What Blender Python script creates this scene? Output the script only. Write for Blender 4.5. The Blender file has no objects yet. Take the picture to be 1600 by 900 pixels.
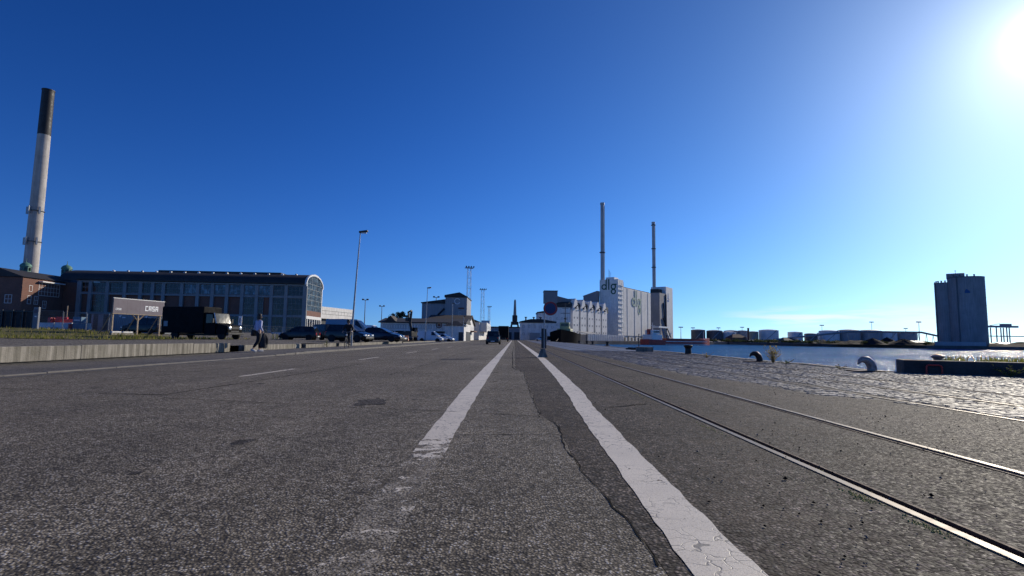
import bpy, bmesh, math, random
from mathutils import Vector, Matrix
random.seed(7)
R = math.radians
sc = bpy.context.scene
COL = sc.collection

# ------------------------------------------------------------------ camera
F, EYE = 828.0, 0.9                       # focal length in photo pixels (1600 wide), eye height
pitch, roll, yaw = math.atan(78/828), 0.014, 0.0048
fw = Vector((-math.sin(yaw)*math.cos(pitch), math.cos(yaw)*math.cos(pitch), math.sin(pitch)))
r0 = Vector((math.cos(yaw), math.sin(yaw), 0)); u0 = r0.cross(fw)
rt = r0*math.cos(roll)+u0*math.sin(roll); up = u0*math.cos(roll)-r0*math.sin(roll)
cam_d = bpy.data.cameras.new('camera'); cam = bpy.data.objects.new('camera', cam_d); COL.objects.link(cam)
cam_d.sensor_width = 36.0; cam_d.lens = F/1600*36; cam_d.clip_start = 0.05; cam_d.clip_end = 9000
cam.matrix_world = Matrix(((rt.x, up.x, -fw.x, 0), (rt.y, up.y, -fw.y, 0), (rt.z, up.z, -fw.z, EYE), (0, 0, 0, 1)))
sc.camera = cam

def ray(px, py): return fw+rt*((px-800)/F)-up*((py-450)/F)
def G(px, py, z=0.0):                     # survey helper: where a sight line meets the level z
    d = ray(px, py); return d*((z-EYE)/d.z)+Vector((0, 0, EYE))
def W(px, py, Y):                         # survey helper: where a sight line meets the depth Y
    d = ray(px, py); return d*(Y/d.y)+Vector((0, 0, EYE))

# ------------------------------------------------------------------ sky and sun
SUN_AZ, SUN_EL = R(46.2), R(22.8)          # azimuth clockwise from the road's direction (+Y)
sun_dir = Vector((math.sin(SUN_AZ)*math.cos(SUN_EL), math.cos(SUN_AZ)*math.cos(SUN_EL), math.sin(SUN_EL)))
wd = bpy.data.worlds.new('World'); sc.world = wd; wd.use_nodes = True
nt = wd.node_tree; N = nt.nodes; L = nt.links; N.clear()
out = N.new('ShaderNodeOutputWorld'); bg = N.new('ShaderNodeBackground'); sky = N.new('ShaderNodeTexSky')
sky.sky_type = 'NISHITA'; sky.sun_disc = False; sky.sun_elevation = SUN_EL; sky.sun_rotation = SUN_AZ
sky.air_density = 1.0; sky.dust_density = 0.25; sky.ozone_density = 4.0; sky.altitude = 0
tc = N.new('ShaderNodeTexCoord')
hs = N.new('ShaderNodeHueSaturation'); hs.inputs['Saturation'].default_value = 1.05
vz = N.new('ShaderNodeVectorMath'); vz.operation = 'MULTIPLY_ADD'; vz.inputs[1].default_value = (1, 1, .9); vz.inputs[2].default_value = (0, 0, .065)
L.new(tc.outputs['Generated'], vz.inputs[0]); vn = N.new('ShaderNodeVectorMath'); vn.operation = 'NORMALIZE'; L.new(vz.outputs[0], vn.inputs[0]); L.new(vn.outputs[0], sky.inputs[0])
gm = N.new('ShaderNodeGamma'); gm.inputs[1].default_value = 1.5; L.new(sky.outputs[0], gm.inputs[0])
tn = N.new('ShaderNodeMix'); tn.data_type = 'RGBA'; tn.blend_type = 'MULTIPLY'; tn.inputs[0].default_value = 1; tn.inputs[7].default_value = (.73, .885, 1.30, 1)
L.new(gm.outputs[0], tn.inputs[6]); L.new(tn.outputs[2], hs.inputs['Color'])
# the aureole that bright sun makes in the air around it
dot = N.new('ShaderNodeVectorMath'); dot.operation = 'DOT_PRODUCT'; dot.inputs[1].default_value = sun_dir
L.new(tc.outputs['Generated'], dot.inputs[0])
def mth(op, a, b=None, c=None, tree=None):
    n = (tree or nt).nodes.new('ShaderNodeMath'); n.operation = op
    for i, v in enumerate((a, b, c)):
        if v is None: continue
        if isinstance(v, (int, float)): n.inputs[i].default_value = v
        else: (tree or nt).links.new(v, n.inputs[i])
    return n.outputs[0]
dp = mth('MAXIMUM', dot.outputs['Value'], 0.0)
au = mth('ADD', mth('MULTIPLY', mth('POWER', dp, 6.0), 1.0), mth('MULTIPLY', mth('POWER', dp, 45.0), 3.2))
au = mth('ADD', au, mth('ADD', mth('MULTIPLY', mth('POWER', dp, 300.0), 11.0), mth('MULTIPLY', mth('POWER', dp, 2500.0), 30.0)))
gl = N.new('ShaderNodeMix'); gl.data_type = 'RGBA'; gl.blend_type = 'ADD'; gl.inputs['Factor'].default_value = 1.0
ac = N.new('ShaderNodeMix'); ac.data_type = 'RGBA'; ac.blend_type = 'MULTIPLY'; ac.inputs['Factor'].default_value = 1.0
ac.inputs['A'].default_value = (1.0, 1.03, 0.9, 1); L.new(au, ac.inputs['B'])
hz = N.new('ShaderNodeMix'); hz.data_type = 'RGBA'; hz.blend_type = 'MULTIPLY'; hz.inputs[7].default_value = (1.12, 1.06, .78, 1)   # air is less blue towards the sun
L.new(mth('POWER', dp, 3.0), hz.inputs[0]); L.new(hs.outputs[0], hz.inputs[6]); L.new(hz.outputs[2], gl.inputs['A']); L.new(ac.outputs['Result'], gl.inputs['B'])
# thin cloud wisps low over the far bank
mp = N.new('ShaderNodeMapping'); mp.inputs['Scale'].default_value = (5, 5, 55); L.new(tc.outputs['Generated'], mp.inputs[0])
nz = N.new('ShaderNodeTexNoise'); nz.inputs['Scale'].default_value = 1.6; nz.inputs['Detail'].default_value = 5; L.new(mp.outputs[0], nz.inputs[0])
sx = N.new('ShaderNodeSeparateXYZ'); L.new(tc.outputs['Generated'], sx.inputs[0])
band = mth('SUBTRACT', 1.0, mth('DIVIDE', mth('ABSOLUTE', mth('SUBTRACT', sx.outputs['Z'], 0.040)), 0.022)); band = mth('MAXIMUM', band, 0.0)
cl = N.new('ShaderNodeMapRange'); cl.inputs[1].default_value = 0.46; cl.inputs[2].default_value = 0.62; L.new(nz.outputs[0], cl.inputs[0])
cdir = N.new('ShaderNodeVectorMath'); cdir.operation = 'DOT_PRODUCT'; cdir.inputs[1].default_value = (math.sin(R(34)), math.cos(R(34)), .04); L.new(tc.outputs['Generated'], cdir.inputs[0])
cw = N.new('ShaderNodeMapRange'); cw.inputs[1].default_value = .975; cw.inputs[2].default_value = .997; L.new(cdir.outputs['Value'], cw.inputs[0])
cm = mth('MULTIPLY', mth('MULTIPLY', mth('MULTIPLY', cl.outputs[0], band), 0.8), cw.outputs[0])
ccl = N.new('ShaderNodeMix'); ccl.data_type = 'RGBA'; L.new(cm, ccl.inputs['Factor']); L.new(gl.outputs['Result'], ccl.inputs['A'])
ccl.inputs['B'].default_value = (24, 24.5, 25, 1)
L.new(ccl.outputs['Result'], bg.inputs['Color']); bg.inputs['Strength'].default_value = 0.05
L.new(bg.outputs[0], out.inputs[0])

sl = bpy.data.lights.new('sun', 'SUN'); sl.energy = 5.0; sl.angle = R(0.5); sl.color = (1.0, 0.90, 0.74)
so = bpy.data.objects.new('sun', sl); COL.objects.link(so); so.location = (60, 60, 80)
so.rotation_euler = (-sun_dir).to_track_quat('-Z', 'Y').to_euler()

vs = sc.view_settings
vs.view_transform = 'Standard'; vs.look = 'None'; vs.gamma = 1; vs.exposure = -0.34; vs.use_curve_mapping = False
sc.cycles.max_bounces = 6; sc.cycles.diffuse_bounces = 3; sc.cycles.glossy_bounces = 3; sc.cycles.transparent_max_bounces = 8
sc.cycles.sample_clamp_indirect = 4; sc.cycles.use_denoising = True; sc.cycles.use_light_tree = False
wd.cycles.sampling_method = 'MANUAL'; wd.cycles.sample_map_resolution = 1024

# ------------------------------------------------------------------ materials
MATS = {}
class NT:
    """short hand for building a material's node tree in world metres"""
    def __init__(s, name):
        s.m = bpy.data.materials.new(name); s.m.use_nodes = True; s.t = s.m.node_tree
        s.b = s.t.nodes['Principled BSDF']; s.o = s.t.nodes['Material Output']
        g = s.t.nodes.new('ShaderNodeNewGeometry'); s.pos = g.outputs['Position']; s.g = g
        MATS[name] = s.m
    def n(s, k): return s.t.nodes.new(k)
    def l(s, a, b): s.t.links.new(a, b)
    def mth(s, op, a, b=None, c=None): return mth(op, a, b, c, s.t)
    def scaled(s, v, src=None):
        m = s.n('ShaderNodeMapping'); m.inputs['Scale'].default_value = v; s.l(src or s.pos, m.inputs[0]); return m.outputs[0]
    def noise(s, scale, detail=2, rough=.5, src=None, dist=0):
        n = s.n('ShaderNodeTexNoise'); n.inputs['Scale'].default_value = scale; n.inputs['Detail'].default_value = detail
        n.inputs['Roughness'].default_value = rough; n.inputs['Distortion'].default_value = dist; s.l(src or s.pos, n.inputs[0]); return n.outputs[0]
    def vor(s, scale, feat='F1', src=None, out='Distance', rnd=1):
        n = s.n('ShaderNodeTexVoronoi'); n.feature = feat; n.inputs['Scale'].default_value = scale; n.inputs['Randomness'].default_value = rnd
        s.l(src or s.pos, n.inputs[0]); return n.outputs[out]
    def rng(s, v, a, b, c=0, d=1):
        n = s.n('ShaderNodeMapRange'); s.l(v, n.inputs[0])
        for i, x in enumerate((a, b, c, d)): n.inputs[i+1].default_value = x
        return n.outputs[0]
    def ramp(s, v, stops):
        n = s.n('ShaderNodeValToRGB'); e = n.color_ramp.elements
        while len(e) < len(stops): e.new(.5)
        for i, (p, c) in enumerate(stops): e[i].position = p; e[i].color = (*c, 1) if len(c) == 3 else c
        s.l(v, n.inputs[0]); return n.outputs[0]
    def mix(s, f, a, b, mode='MIX'):
        n = s.n('ShaderNodeMix'); n.data_type = 'RGBA'; n.blend_type = mode
        for k, v in (('Factor', f), ('A', a), ('B', b)):
            i = n.inputs[k] if k != 'Factor' else n.inputs[0]
            if k != 'Factor': i = n.inputs[6 if k == 'A' else 7]
            if isinstance(v, (int, float)): i.default_value = v
            elif isinstance(v, tuple): i.default_value = (*v, 1) if len(v) == 3 else v
            else: s.l(v, i)
        return n.outputs[2]
    def bump(s, h, strength, dist):
        n = s.n('ShaderNodeBump'); n.inputs['Strength'].default_value = strength; n.inputs['Distance'].default_value = dist
        s.l(h, n.inputs['Height']); s.l(n.outputs[0], s.b.inputs['Normal']); return n
    def done(s, col=None, rough=None, metal=0, spec=.5):
        if col is not None:
            if isinstance(col, tuple): s.b.inputs['Base Color'].default_value = (*col, 1)
            else: s.l(col, s.b.inputs['Base Color'])
        if rough is not None:
            if isinstance(rough, (int, float)): s.b.inputs['Roughness'].default_value = rough
            else: s.l(rough, s.b.inputs['Roughness'])
        s.b.inputs['Metallic'].default_value = metal; s.b.inputs['Specular IOR Level'].default_value = spec
        return s.m

def mat(name, col, rough=.6, metal=0, var=.18, vs=1.2, streak=0, bump=0, bs=25, spec=.5, dirt=None, dirt_amt=.5):
    """plain painted / mineral surface: base colour with blotches, optional rain streaks, dirt and fine relief"""
    if name in MATS: return MATS[name]
    t = NT(name)
    f = t.rng(t.noise(vs, 5, .6), .3, .7, 1-var, 1+var*.6)
    if streak:
        st = t.rng(t.noise(2.2, 4, .6, t.scaled((1.6, 1.6, .07))), .35, .75, 1, 1-streak); f = t.mth('MULTIPLY', f, st)
    c = t.n('ShaderNodeMix'); c.data_type = 'RGBA'; c.blend_type = 'MULTIPLY'; c.inputs[0].default_value = 1
    c.inputs[6].default_value = (*col, 1); t.l(f, c.inputs[7]); cc = c.outputs[2]
    if dirt:
        cc = t.mix(t.mth('MULTIPLY', t.rng(t.noise(vs*2.3, 6, .65), .52, .72), dirt_amt), cc, dirt)
    if bump: t.bump(t.noise(bs, 4, .6), bump, .02)
    return t.done(cc, t.rng(t.noise(vs*3, 3), .3, .7, max(.03, rough-.08), min(1, rough+.08)), metal, spec)

# --- asphalt
def asphalt(name, dark, light, tint, scale, patch, rough=.62, brown=.0, glint=.5):
    t = NT(name)
    cell = t.n('ShaderNodeTexVoronoi'); cell.inputs['Scale'].default_value = scale; t.l(t.pos, cell.inputs[0])
    sp = t.n('ShaderNodeSeparateColor'); t.l(cell.outputs['Color'], sp.inputs[0])
    cell2 = t.n('ShaderNodeTexVoronoi'); cell2.inputs['Scale'].default_value = scale*.42; t.l(t.pos, cell2.inputs[0])
    sp2 = t.n('ShaderNodeSeparateColor'); t.l(cell2.outputs['Color'], sp2.inputs[0])
    stone = t.mth('ADD', t.mth('MULTIPLY', sp.outputs[0], .6), t.mth('MULTIPLY', sp2.outputs[1], .4))
    edge = t.rng(cell.outputs['Distance'], .25, .62, 1, .25)
    v = t.mth('MULTIPLY', stone, edge)
    col = t.ramp(v, [(0, dark), (.28, tuple(.6*a+.4*b for a, b in zip(dark, light))), (.55, light), (.85, tuple(min(.5, 2.3*x) for x in light))])
    big = t.noise(.35, 4, .6); med = t.noise(2.6, 4, .65)
    track = t.noise(1.0, 3, .5, t.scaled((1.1, .035, 1)))
    f = t.mth('MULTIPLY', t.rng(big, .3, .7, 1-patch, 1+patch), t.rng(med, .3, .7, .78, 1.18))
    f = t.mth('MULTIPLY', f, t.rng(t.noise(13, 4, .7), .28, .72, .72, 1.26))
    stain = t.rng(t.noise(.9, 6, .75, dist=.8), .60, .72, 1, .62); f = t.mth('MULTIPLY', f, stain)
    f = t.mth('MULTIPLY', f, t.rng(track, .3, .7, .82, 1.14))
    c = t.mix(1.0, col, f, 'MULTIPLY')
    c = t.mix(t.mth('MULTIPLY', t.rng(t.noise(1.1, 5, .7), .48, .7), brown), c, tint)
    h = t.mth('ADD', t.mth('MULTIPLY', t.mth('SUBTRACT', 1.0, cell.outputs['Distance']), .7), t.mth('MULTIPLY', sp.outputs[1], .5))
    t.bump(h, .9, .007)
    return t.done(c, t.rng(sp.outputs[2], 0, 1, rough-.16, rough+.2), 0, glint)
asphalt('road_asphalt', (.023, .019, .015), (.37, .318, .24), (.155, .127, .092), 74, .22, rough=.8, brown=.25, glint=.22)
asphalt('old_asphalt', (.009, .007, .006), (.175, .148, .125), (.095, .075, .056), 52, .34, rough=.82, brown=.7, glint=.13)
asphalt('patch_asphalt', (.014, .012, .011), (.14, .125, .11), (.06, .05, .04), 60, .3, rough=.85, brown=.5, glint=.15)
asphalt('pavement_asphalt', (.07, .065, .06), (.22, .205, .19), (.17, .15, .13), 130, .12, rough=.8, brown=.3, glint=.25)

def paint(name, wear_far, wear_near, near_y):
    """worn thermoplastic: flakes off in patches; the more the nearer to the junction at near_y"""
    t = NT(name)
    sp = t.n('ShaderNodeSeparateXYZ'); t.l(t.pos, sp.inputs[0])
    th = t.rng(sp.outputs['Y'], near_y-.35, near_y+1.9, wear_near, wear_far)
    n = t.mth('ADD', t.mth('MULTIPLY', t.noise(7, 6, .62, dist=.6), .75), t.mth('MULTIPLY', t.noise(60, 3, .6), .25))
    keep = t.mth('GREATER_THAN', n, th)
    ghost = t.mth('MULTIPLY', t.mth('GREATER_THAN', t.noise(110, 3, .6), .52), t.rng(t.noise(3.5, 3), 0.40, .6, .05, .6))
    wob = t.n('ShaderNodeVectorMath'); wob.operation = 'ADD'
    nn = t.n('ShaderNodeTexNoise'); nn.inputs['Scale'].default_value = 6; t.l(t.pos, nn.inputs[0])
    sc_ = t.n('ShaderNodeVectorMath'); sc_.operation = 'SCALE'; sc_.inputs['Scale'].default_value = .25; t.l(nn.outputs['Color'], sc_.inputs[0])
    t.l(t.pos, wob.inputs[0]); t.l(sc_.outputs[0], wob.inputs[1])
    ck = t.rng(t.vor(7.5, 'DISTANCE_TO_EDGE', wob.outputs[0]), .006, .03, .35, 1)
    ck = t.mth('MAXIMUM', ck, t.rng(t.noise(.9, 2), .40, .50, 1, 0))
    col = t.mix(t.rng(t.noise(2.0, 6, .7), .35, .75, 0, .6), (.82, .73, .58), (.52, .46, .37))
    col = t.mix(t.rng(t.noise(90, 4, .7), .5, .72, 0, .7), col, (.16, .14, .12))
    col = t.mix(1.0, col, ck, 'MULTIPLY')
    t.bump(t.mth('ADD', t.noise(180, 3), t.mth('MULTIPLY', ck, 2)), .4, .003)
    t.done(col, .55)
    tr = t.n('ShaderNodeBsdfTransparent'); mx = t.n('ShaderNodeMixShader')
    t.l(t.mth('MAXIMUM', keep, ghost), mx.inputs[0]); t.l(tr.outputs[0], mx.inputs[1]); t.l(t.b.outputs[0], mx.inputs[2]); t.l(mx.outputs[0], t.o.inputs[0])
    return t.m
paint('paint_left', .27, .60, 4.0); paint('paint_right', .345, .345, -50); paint('paint_dash', .44, .44, -50); paint('paint_ghost', .58, .60, 3)

# --- water
t = NT('harbour_water')
w1 = t.noise(.55, 3, .55, t.scaled((1, 1.6, 1))); w2 = t.noise(2.6, 3, .6, t.scaled((1, 1.5, 1)))
gust = t.rng(t.noise(.035, 3), .35, .65, .5, 1.3)
bn = t.bump(t.mth('MULTIPLY', t.mth('ADD', w1, t.mth('MULTIPLY', w2, .45)), gust), 1.0, .5)
df = t.n('ShaderNodeBsdfDiffuse'); t.l(t.ramp(t.noise(.05, 4, .6, t.scaled((1, 2.5, 1))), [(.35, (.022, .105, .27)), (.65, (.035, .15, .36))]), df.inputs[0]); t.l(bn.outputs[0], df.inputs['Normal'])
gs = t.n('ShaderNodeBsdfGlossy'); gs.inputs['Roughness'].default_value = .14; t.l(bn.outputs[0], gs.inputs['Normal'])
mx = t.n('ShaderNodeMixShader'); mx.inputs[0].default_value = .11; t.l(df.outputs[0], mx.inputs[1]); t.l(gs.outputs[0], mx.inputs[2]); t.l(mx.outputs[0], t.o.inputs[0])

# --- gravel / setts / ground / grass
t = NT('gravel')
ce = t.n('ShaderNodeTexVoronoi'); ce.inputs['Scale'].default_value = 16; t.l(t.pos, ce.inputs[0])
s2 = t.n('ShaderNodeSeparateColor'); t.l(ce.outputs['Color'], s2.inputs[0])
c = t.ramp(s2.outputs[0], [(0, (.06, .053, .045)), (.5, (.16, .145, .125)), (1, (.32, .3, .27))])
c = t.mix(t.rng(t.noise(.5, 5, .6), .4, .7, 0, .6), c, (.14, .12, .085)); t.bump(ce.outputs['Distance'], .8, .03); t.done(c, .9, 0, .12)
t = NT('sett_stone')
ob = t.n('ShaderNodeTexNoise'); ob.inputs['Scale'].default_value = 5.5; t.l(t.pos, ob.inputs[0])
c = t.ramp(ob.outputs[0], [(.3, (.14, .125, .11)), (.5, (.26, .235, .21)), (.72, (.40, .365, .325))])
c = t.mix(t.rng(t.noise(40, 3), .5, .8, 0, .6), c, (.08, .07, .06)); c = t.mix(t.rng(t.noise(.7, 4, .65), .42, .68, 0, .75), c, (.075, .058, .045)); t.bump(t.noise(55, 4, .65), .5, .01)
t.done(c, t.rng(t.noise(9, 3), .3, .7, .55, .78), 0, .4)
t = NT('far_setts')
br = t.n('ShaderNodeTexBrick'); br.inputs['Scale'].default_value = 1.0; br.inputs['Brick Width'].default_value = .22; br.inputs['Row Height'].default_value = .16
br.inputs['Mortar Size'].default_value = .02; t.l(t.pos, br.inputs[0])
br.inputs['Color1'].default_value = (.2, .185, .17, 1); br.inputs['Color2'].default_value = (.13, .12, .11, 1); br.inputs['Mortar'].default_value = (.03, .027, .024, 1)
t.bump(br.outputs['Fac'], -.8, .02); t.done(br.outputs['Color'], .5)
mat('joint_dirt', (.13, .115, .095), .95, var=.4, vs=4)
mat('quay_ground', (.15, .138, .125), .85, var=.3, vs=.3, bump=.3, bs=40, spec=.15)
t = NT('rough_grass'); c = t.ramp(t.noise(1.3, 6, .7), [(.3, (.06, .07, .022)), (.5, (.13, .125, .05)), (.66, (.21, .185, .12))]); t.bump(t.noise(30, 4), .8, .05); t.done(c, .95, 0, .1)
def leafy(name, a, b, vs_):
    t = NT(name); c = t.ramp(t.noise(vs_, 5, .6), [(.3, a), (.7, b)]); t.done(c, .7, 0, .2)
    tl = t.n('ShaderNodeBsdfTranslucent'); t.l(c, tl.inputs[0]); mx = t.n('ShaderNodeMixShader'); mx.inputs[0].default_value = .6; t.l(t.b.outputs[0], mx.inputs[1]); t.l(tl.outputs[0], mx.inputs[2]); t.l(mx.outputs[0], t.o.inputs[0])
leafy('grass_blade', (.11, .13, .025), (.27, .26, .06), 1.1); leafy('dry_blade', (.22, .17, .07), (.42, .35, .16), 1.1); leafy('weed_leaf', (.06, .09, .02), (.13, .17, .04), 5); mat('moss', (.34, .31, .09), .95, var=.4, vs=20)
t = NT('old_concrete')
st = t.noise(3.0, 5, .65, t.scaled((2, 2, .12))); c = t.ramp(st, [(.3, (.07, .062, .048)), (.47, (.19, .172, .138)), (.68, (.36, .33, .28))])
c = t.mix(t.rng(t.noise(1.2, 5, .7), .5, .75, 0, .8), c, (.085, .08, .05)); t.bump(t.noise(20, 5, .7), .5, .03); t.done(c, .85)
mat('kerb_granite', (.145, .132, .115), .75, var=.3, vs=3, bump=.4, bs=60)
mat('rail_steel', (.20, .165, .13), .56, .45, var=.3, vs=3); mat('rail_rust', (.10, .055, .035), .8, .2, var=.4, vs=6)
mat('tar', (.011, .010, .009), .95, var=.3, vs=10, spec=.05)
mat('dark_concrete', (.055, .05, .047), .85, var=.3, vs=2, streak=.3, bump=.4, bs=20)
mat('iron_black', (.012, .012, .013), .45, .4, var=.3, vs=8); mat('iron_worn', (.33, .30, .27), .5, .4, var=.5, vs=9, dirt=(.12, .06, .03), dirt_amt=.7)
mat('red_paint', (.62, .04, .025), .45, var=.3, vs=8)

# ------------------------------------------------------------------ mesh helpers
class MB:
    def __init__(s): s.v = []; s.f = []
    def add(s, vs, fs):
        o = len(s.v); s.v += [tuple(p) for p in vs]; s.f += [tuple(i+o for i in f) for f in fs]; return s
    def box(s, x0, x1, y0, y1, z0, z1, M=None):
        vs = [Vector(p) for p in ((x0, y0, z0), (x1, y0, z0), (x1, y1, z0), (x0, y1, z0), (x0, y0, z1), (x1, y0, z1), (x1, y1, z1), (x0, y1, z1))]
        if M: vs = [M @ p for p in vs]
        return s.add(vs, [(0, 3, 2, 1), (4, 5, 6, 7), (0, 1, 5, 4), (1, 2, 6, 5), (2, 3, 7, 6), (3, 0, 4, 7)])
    def bbox(s, x0, x1, y0, y1, z0, z1, b, M=None):
        """box with chamfered edges"""
        b = min(b, (x1-x0)*.49, (y1-y0)*.49, (z1-z0)*.49); bm = bmesh.new()
        bmesh.ops.create_cube(bm, size=1, matrix=Matrix.Translation(((x0+x1)/2, (y0+y1)/2, (z0+z1)/2)) @ Matrix.Diagonal((x1-x0, y1-y0, z1-z0, 1)))
        bmesh.ops.bevel(bm, geom=bm.edges[:], offset=b, segments=2, affect='EDGES', profile=.6)
        bm.verts.index_update(); vs = [(M @ q.co) if M else q.co.copy() for q in bm.verts]; fs = [[q.index for q in f.verts] for f in bm.faces]; bm.free(); return s.add(vs, fs)
    def tube(s, pts, rad, n=8, cap=True):
        pts = [Vector(p) for p in pts]; rs = rad if isinstance(rad, (list, tuple)) else [rad]*len(pts); vs = []; fs = []
        ref = None
        for i, p in enumerate(pts):
            d = (pts[min(i+1, len(pts)-1)]-pts[max(i-1, 0)])
            d = d.normalized() if d.length > 1e-9 else Vector((0, 0, 1))
            if ref is None: ref = Vector((1, 0, 0)) if abs(d.x) < .8 else Vector((0, 1, 0))
            a = (ref-d*ref.dot(d)).normalized(); b = d.cross(a); ref = a
            vs += [p+(a*math.cos(k*2*math.pi/n)+b*math.sin(k*2*math.pi/n))*rs[i] for k in range(n)]
        for i in range(len(pts)-1):
            for k in range(n): fs.append((i*n+k, i*n+(k+1) % n, (i+1)*n+(k+1) % n, (i+1)*n+k))
        if cap: fs += [tuple(range(n-1, -1, -1)), tuple(range((len(pts)-1)*n, len(pts)*n))]
        return s.add(vs, fs)
    def bar(s, a, b, w, h=None):
        """square section bar between two points"""
        return s.tube([a, b], (w/2)*1.414, 4)
    def lathe(s, prof, n=16, c=(0, 0, 0), cap=True):
        vs = []; fs = []
        for rr, z in prof: vs += [(c[0]+rr*math.cos(k*2*math.pi/n), c[1]+rr*math.sin(k*2*math.pi/n), c[2]+z) for k in range(n)]
        for i in range(len(prof)-1):
            for k in range(n): fs.append((i*n+k, i*n+(k+1) % n, (i+1)*n+(k+1) % n, (i+1)*n+k))
        if cap: fs += [tuple(range(n-1, -1, -1)), tuple(range((len(prof)-1)*n, len(prof)*n))]
        return s.add(vs, fs)
    def prism(s, poly, h0, h1, M=None):
        """poly (u,v) in local XZ plane extruded along local Y from h0 to h1 (counter-clockwise seen from -Y)"""
        n = len(poly); vs = [Vector((u, h0, v)) for u, v in poly]+[Vector((u, h1, v)) for u, v in poly]
        if M: vs = [M @ p for p in vs]
        return s.add(vs, [tuple(range(n)), tuple(range(2*n-1, n-1, -1))]+[((i+1) % n, i, n+i, n+(i+1) % n) for i in range(n)])
    def quad(s, *p): return s.add(p, [tuple(range(len(p)))])
    def ring(s, cx, cz, ro, ri, y0, y1, n=24, a0=0, a1=None):
        """flat ring in local XZ"""
        full = a1 is None; a1 = 2*math.pi if full else a1; m = n if full else n+1; vs = []; fs = []
        for k in range(m):
            a = a0+(a1-a0)*k/n; c, sn = math.cos(a), math.sin(a)
            vs += [(cx+ro*c, y0, cz+ro*sn), (cx+ri*c, y0, cz+ri*sn), (cx+ro*c, y1, cz+ro*sn), (cx+ri*c, y1, cz+ri*sn)]
        for k in range(n):
            a = 4*k; b = 4*((k+1) % m); fs += [(a, a+1, b+1, b), (a+2, b+2, b+3, a+3), (a, b, b+2, a+2), (a+1, a+3, b+3, b+1)]
        return s.add(vs, fs)
    def mesh(s, name, m, smooth=False):
        me = bpy.data.meshes.new(name); me.from_pydata(s.v, [], s.f); me.update()
        if 4 <= len(s.f) < 6000:                 # closed shells: make every face look outward
            bm = bmesh.new(); bm.from_mesh(me)
            if all(e.is_manifold for e in bm.edges): bmesh.ops.recalc_face_normals(bm, faces=bm.faces[:]); bm.to_mesh(me)
            bm.free()
        if m: me.materials.append(MATS[m] if isinstance(m, str) else m)
        if smooth:
            me.polygons.foreach_set('use_smooth', [True]*len(me.polygons))
            try: me.set_sharp_from_angle(angle=R(38))
            except Exception: pass
        return me
    def build(s, name, m, parent=None, smooth=False, kind=None):
        o = bpy.data.objects.new(name, s.mesh(name, m, smooth)); COL.objects.link(o)
        if parent: o.parent = parent
        if kind: o['kind'] = kind
        return o
def thing(name, label, cat, loc=(0, 0, 0), rz=0, group=None):
    o = bpy.data.objects.new(name, None); COL.objects.link(o); o.empty_display_size = .2
    o.location = loc; o.rotation_euler = (0, 0, rz); o['label'] = label; o['category'] = cat
    if group: o['group'] = group
    return o
def tag(o, label, cat, group=None):
    o['label'] = label; o['category'] = cat
    if group: o['group'] = group
    return o
def put(me, name, parent, loc=(0, 0, 0), rot=(0, 0, 0), scale=None):
    o = bpy.data.objects.new(name, me); COL.objects.link(o); o.parent = parent; o.location = loc; o.rotation_euler = rot
    if scale: o.scale = scale
    return o
def dup(root, loc, rz, label, group=None):
    def cp(o, p):
        c = o.copy(); COL.objects.link(c); c.parent = p
        for ch in o.children: cp(ch, c)
        return c
    r = cp(root, None); r.location = loc; r.rotation_euler = (0, 0, rz); r['label'] = label
    if group: r['group'] = group
    return r
def RZ(a, loc=(0, 0, 0)): return Matrix.Translation(loc) @ Matrix.Rotation(a, 4, 'Z')
def smooth01(x): x = max(0, min(1, x)); return x*x*(3-2*x)

# ------------------------------------------------------------------ ground, water, road
QX = 11.95                                   # quay edge
shore = [(70, -100), (70, -8.0), (QX, 16.9), (QX, 200), (30, 262), (44, 280), (150, 400), (168, 418), (200, 330), (265, 287), (420, 235), (3500, 60), (3500, 4500), (-3500, 4500), (-3500, -100)]
m = MB(); n = len(shore)
m.add([(x, y, -.07) for x, y in shore]+[(x, y, -4) for x, y in shore], [tuple(range(n))]+[(i, i+n, (i+1) % n+n, (i+1) % n) for i in range(12)])
m.build('ground', 'quay_ground', kind='structure')
m = MB(); m.quad((5, -100, -1.9), (3500, -100, -1.9), (3500, 600, -1.9), (5, 600, -1.9)); m.build('water', 'harbour_water', kind='structure')

def lerp(pl, y):
    if y <= pl[0][1]: return pl[0][0]
    for (a, ya), (b, yb) in zip(pl, pl[1:]):
        if y <= yb: return a+(b-a)*(y-ya)/(yb-ya)
    return pl[-1][0]
def strip(mb, xa, xb, ys, z=0):
    """sheet between two edge functions of y, cut at ys"""
    vs = []; fs = []
    for y in ys: vs += [(xa(y), y, z), (xb(y), y, z)]
    for i in range(len(ys)-1): fs.append((2*i, 2*i+1, 2*i+3, 2*i+2))
    mb.add(vs, fs)
ys = [-8+.35*i for i in range(140)]+[45+5*i for i in range(33)]+[230, 320]
seam0 = [(.62, -5), (.60, 2.2), (.58, 2.8), (.50, 3.6), (.46, 4.5), (.48, 5.8), (.33, 6.2), (.30, 8.3), (.28, 14), (.05, 16), (.1, 60), (.1, 330)]
sj = {y: random.uniform(-.022, .022) for y in ys}
seam = lambda y: lerp(seam0, y)+(sj.get(y, 0))
m = MB(); strip(m, lambda y: -10.02, seam, ys, 0); road = m.build('road', 'road_asphalt', kind='structure')
r1 = lambda y: 2.13+.0035*y; r2 = lambda y: 3.585+.0035*y
ra = lambda y: 6.08+.0*y; rb = lambda y: 7.53; rc = lambda y: 8.95
cobj = {y: random.uniform(-.1, .1) for y in ys}
cob0 = [(7.4, 4.0), (6.5, 5.8), (5.95, 7.6), (5.85, 8.6), (5.25, 9.3), (5.2, 11.5), (4.6, 14), (4.5, 30), (4.6, 320)]
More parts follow.
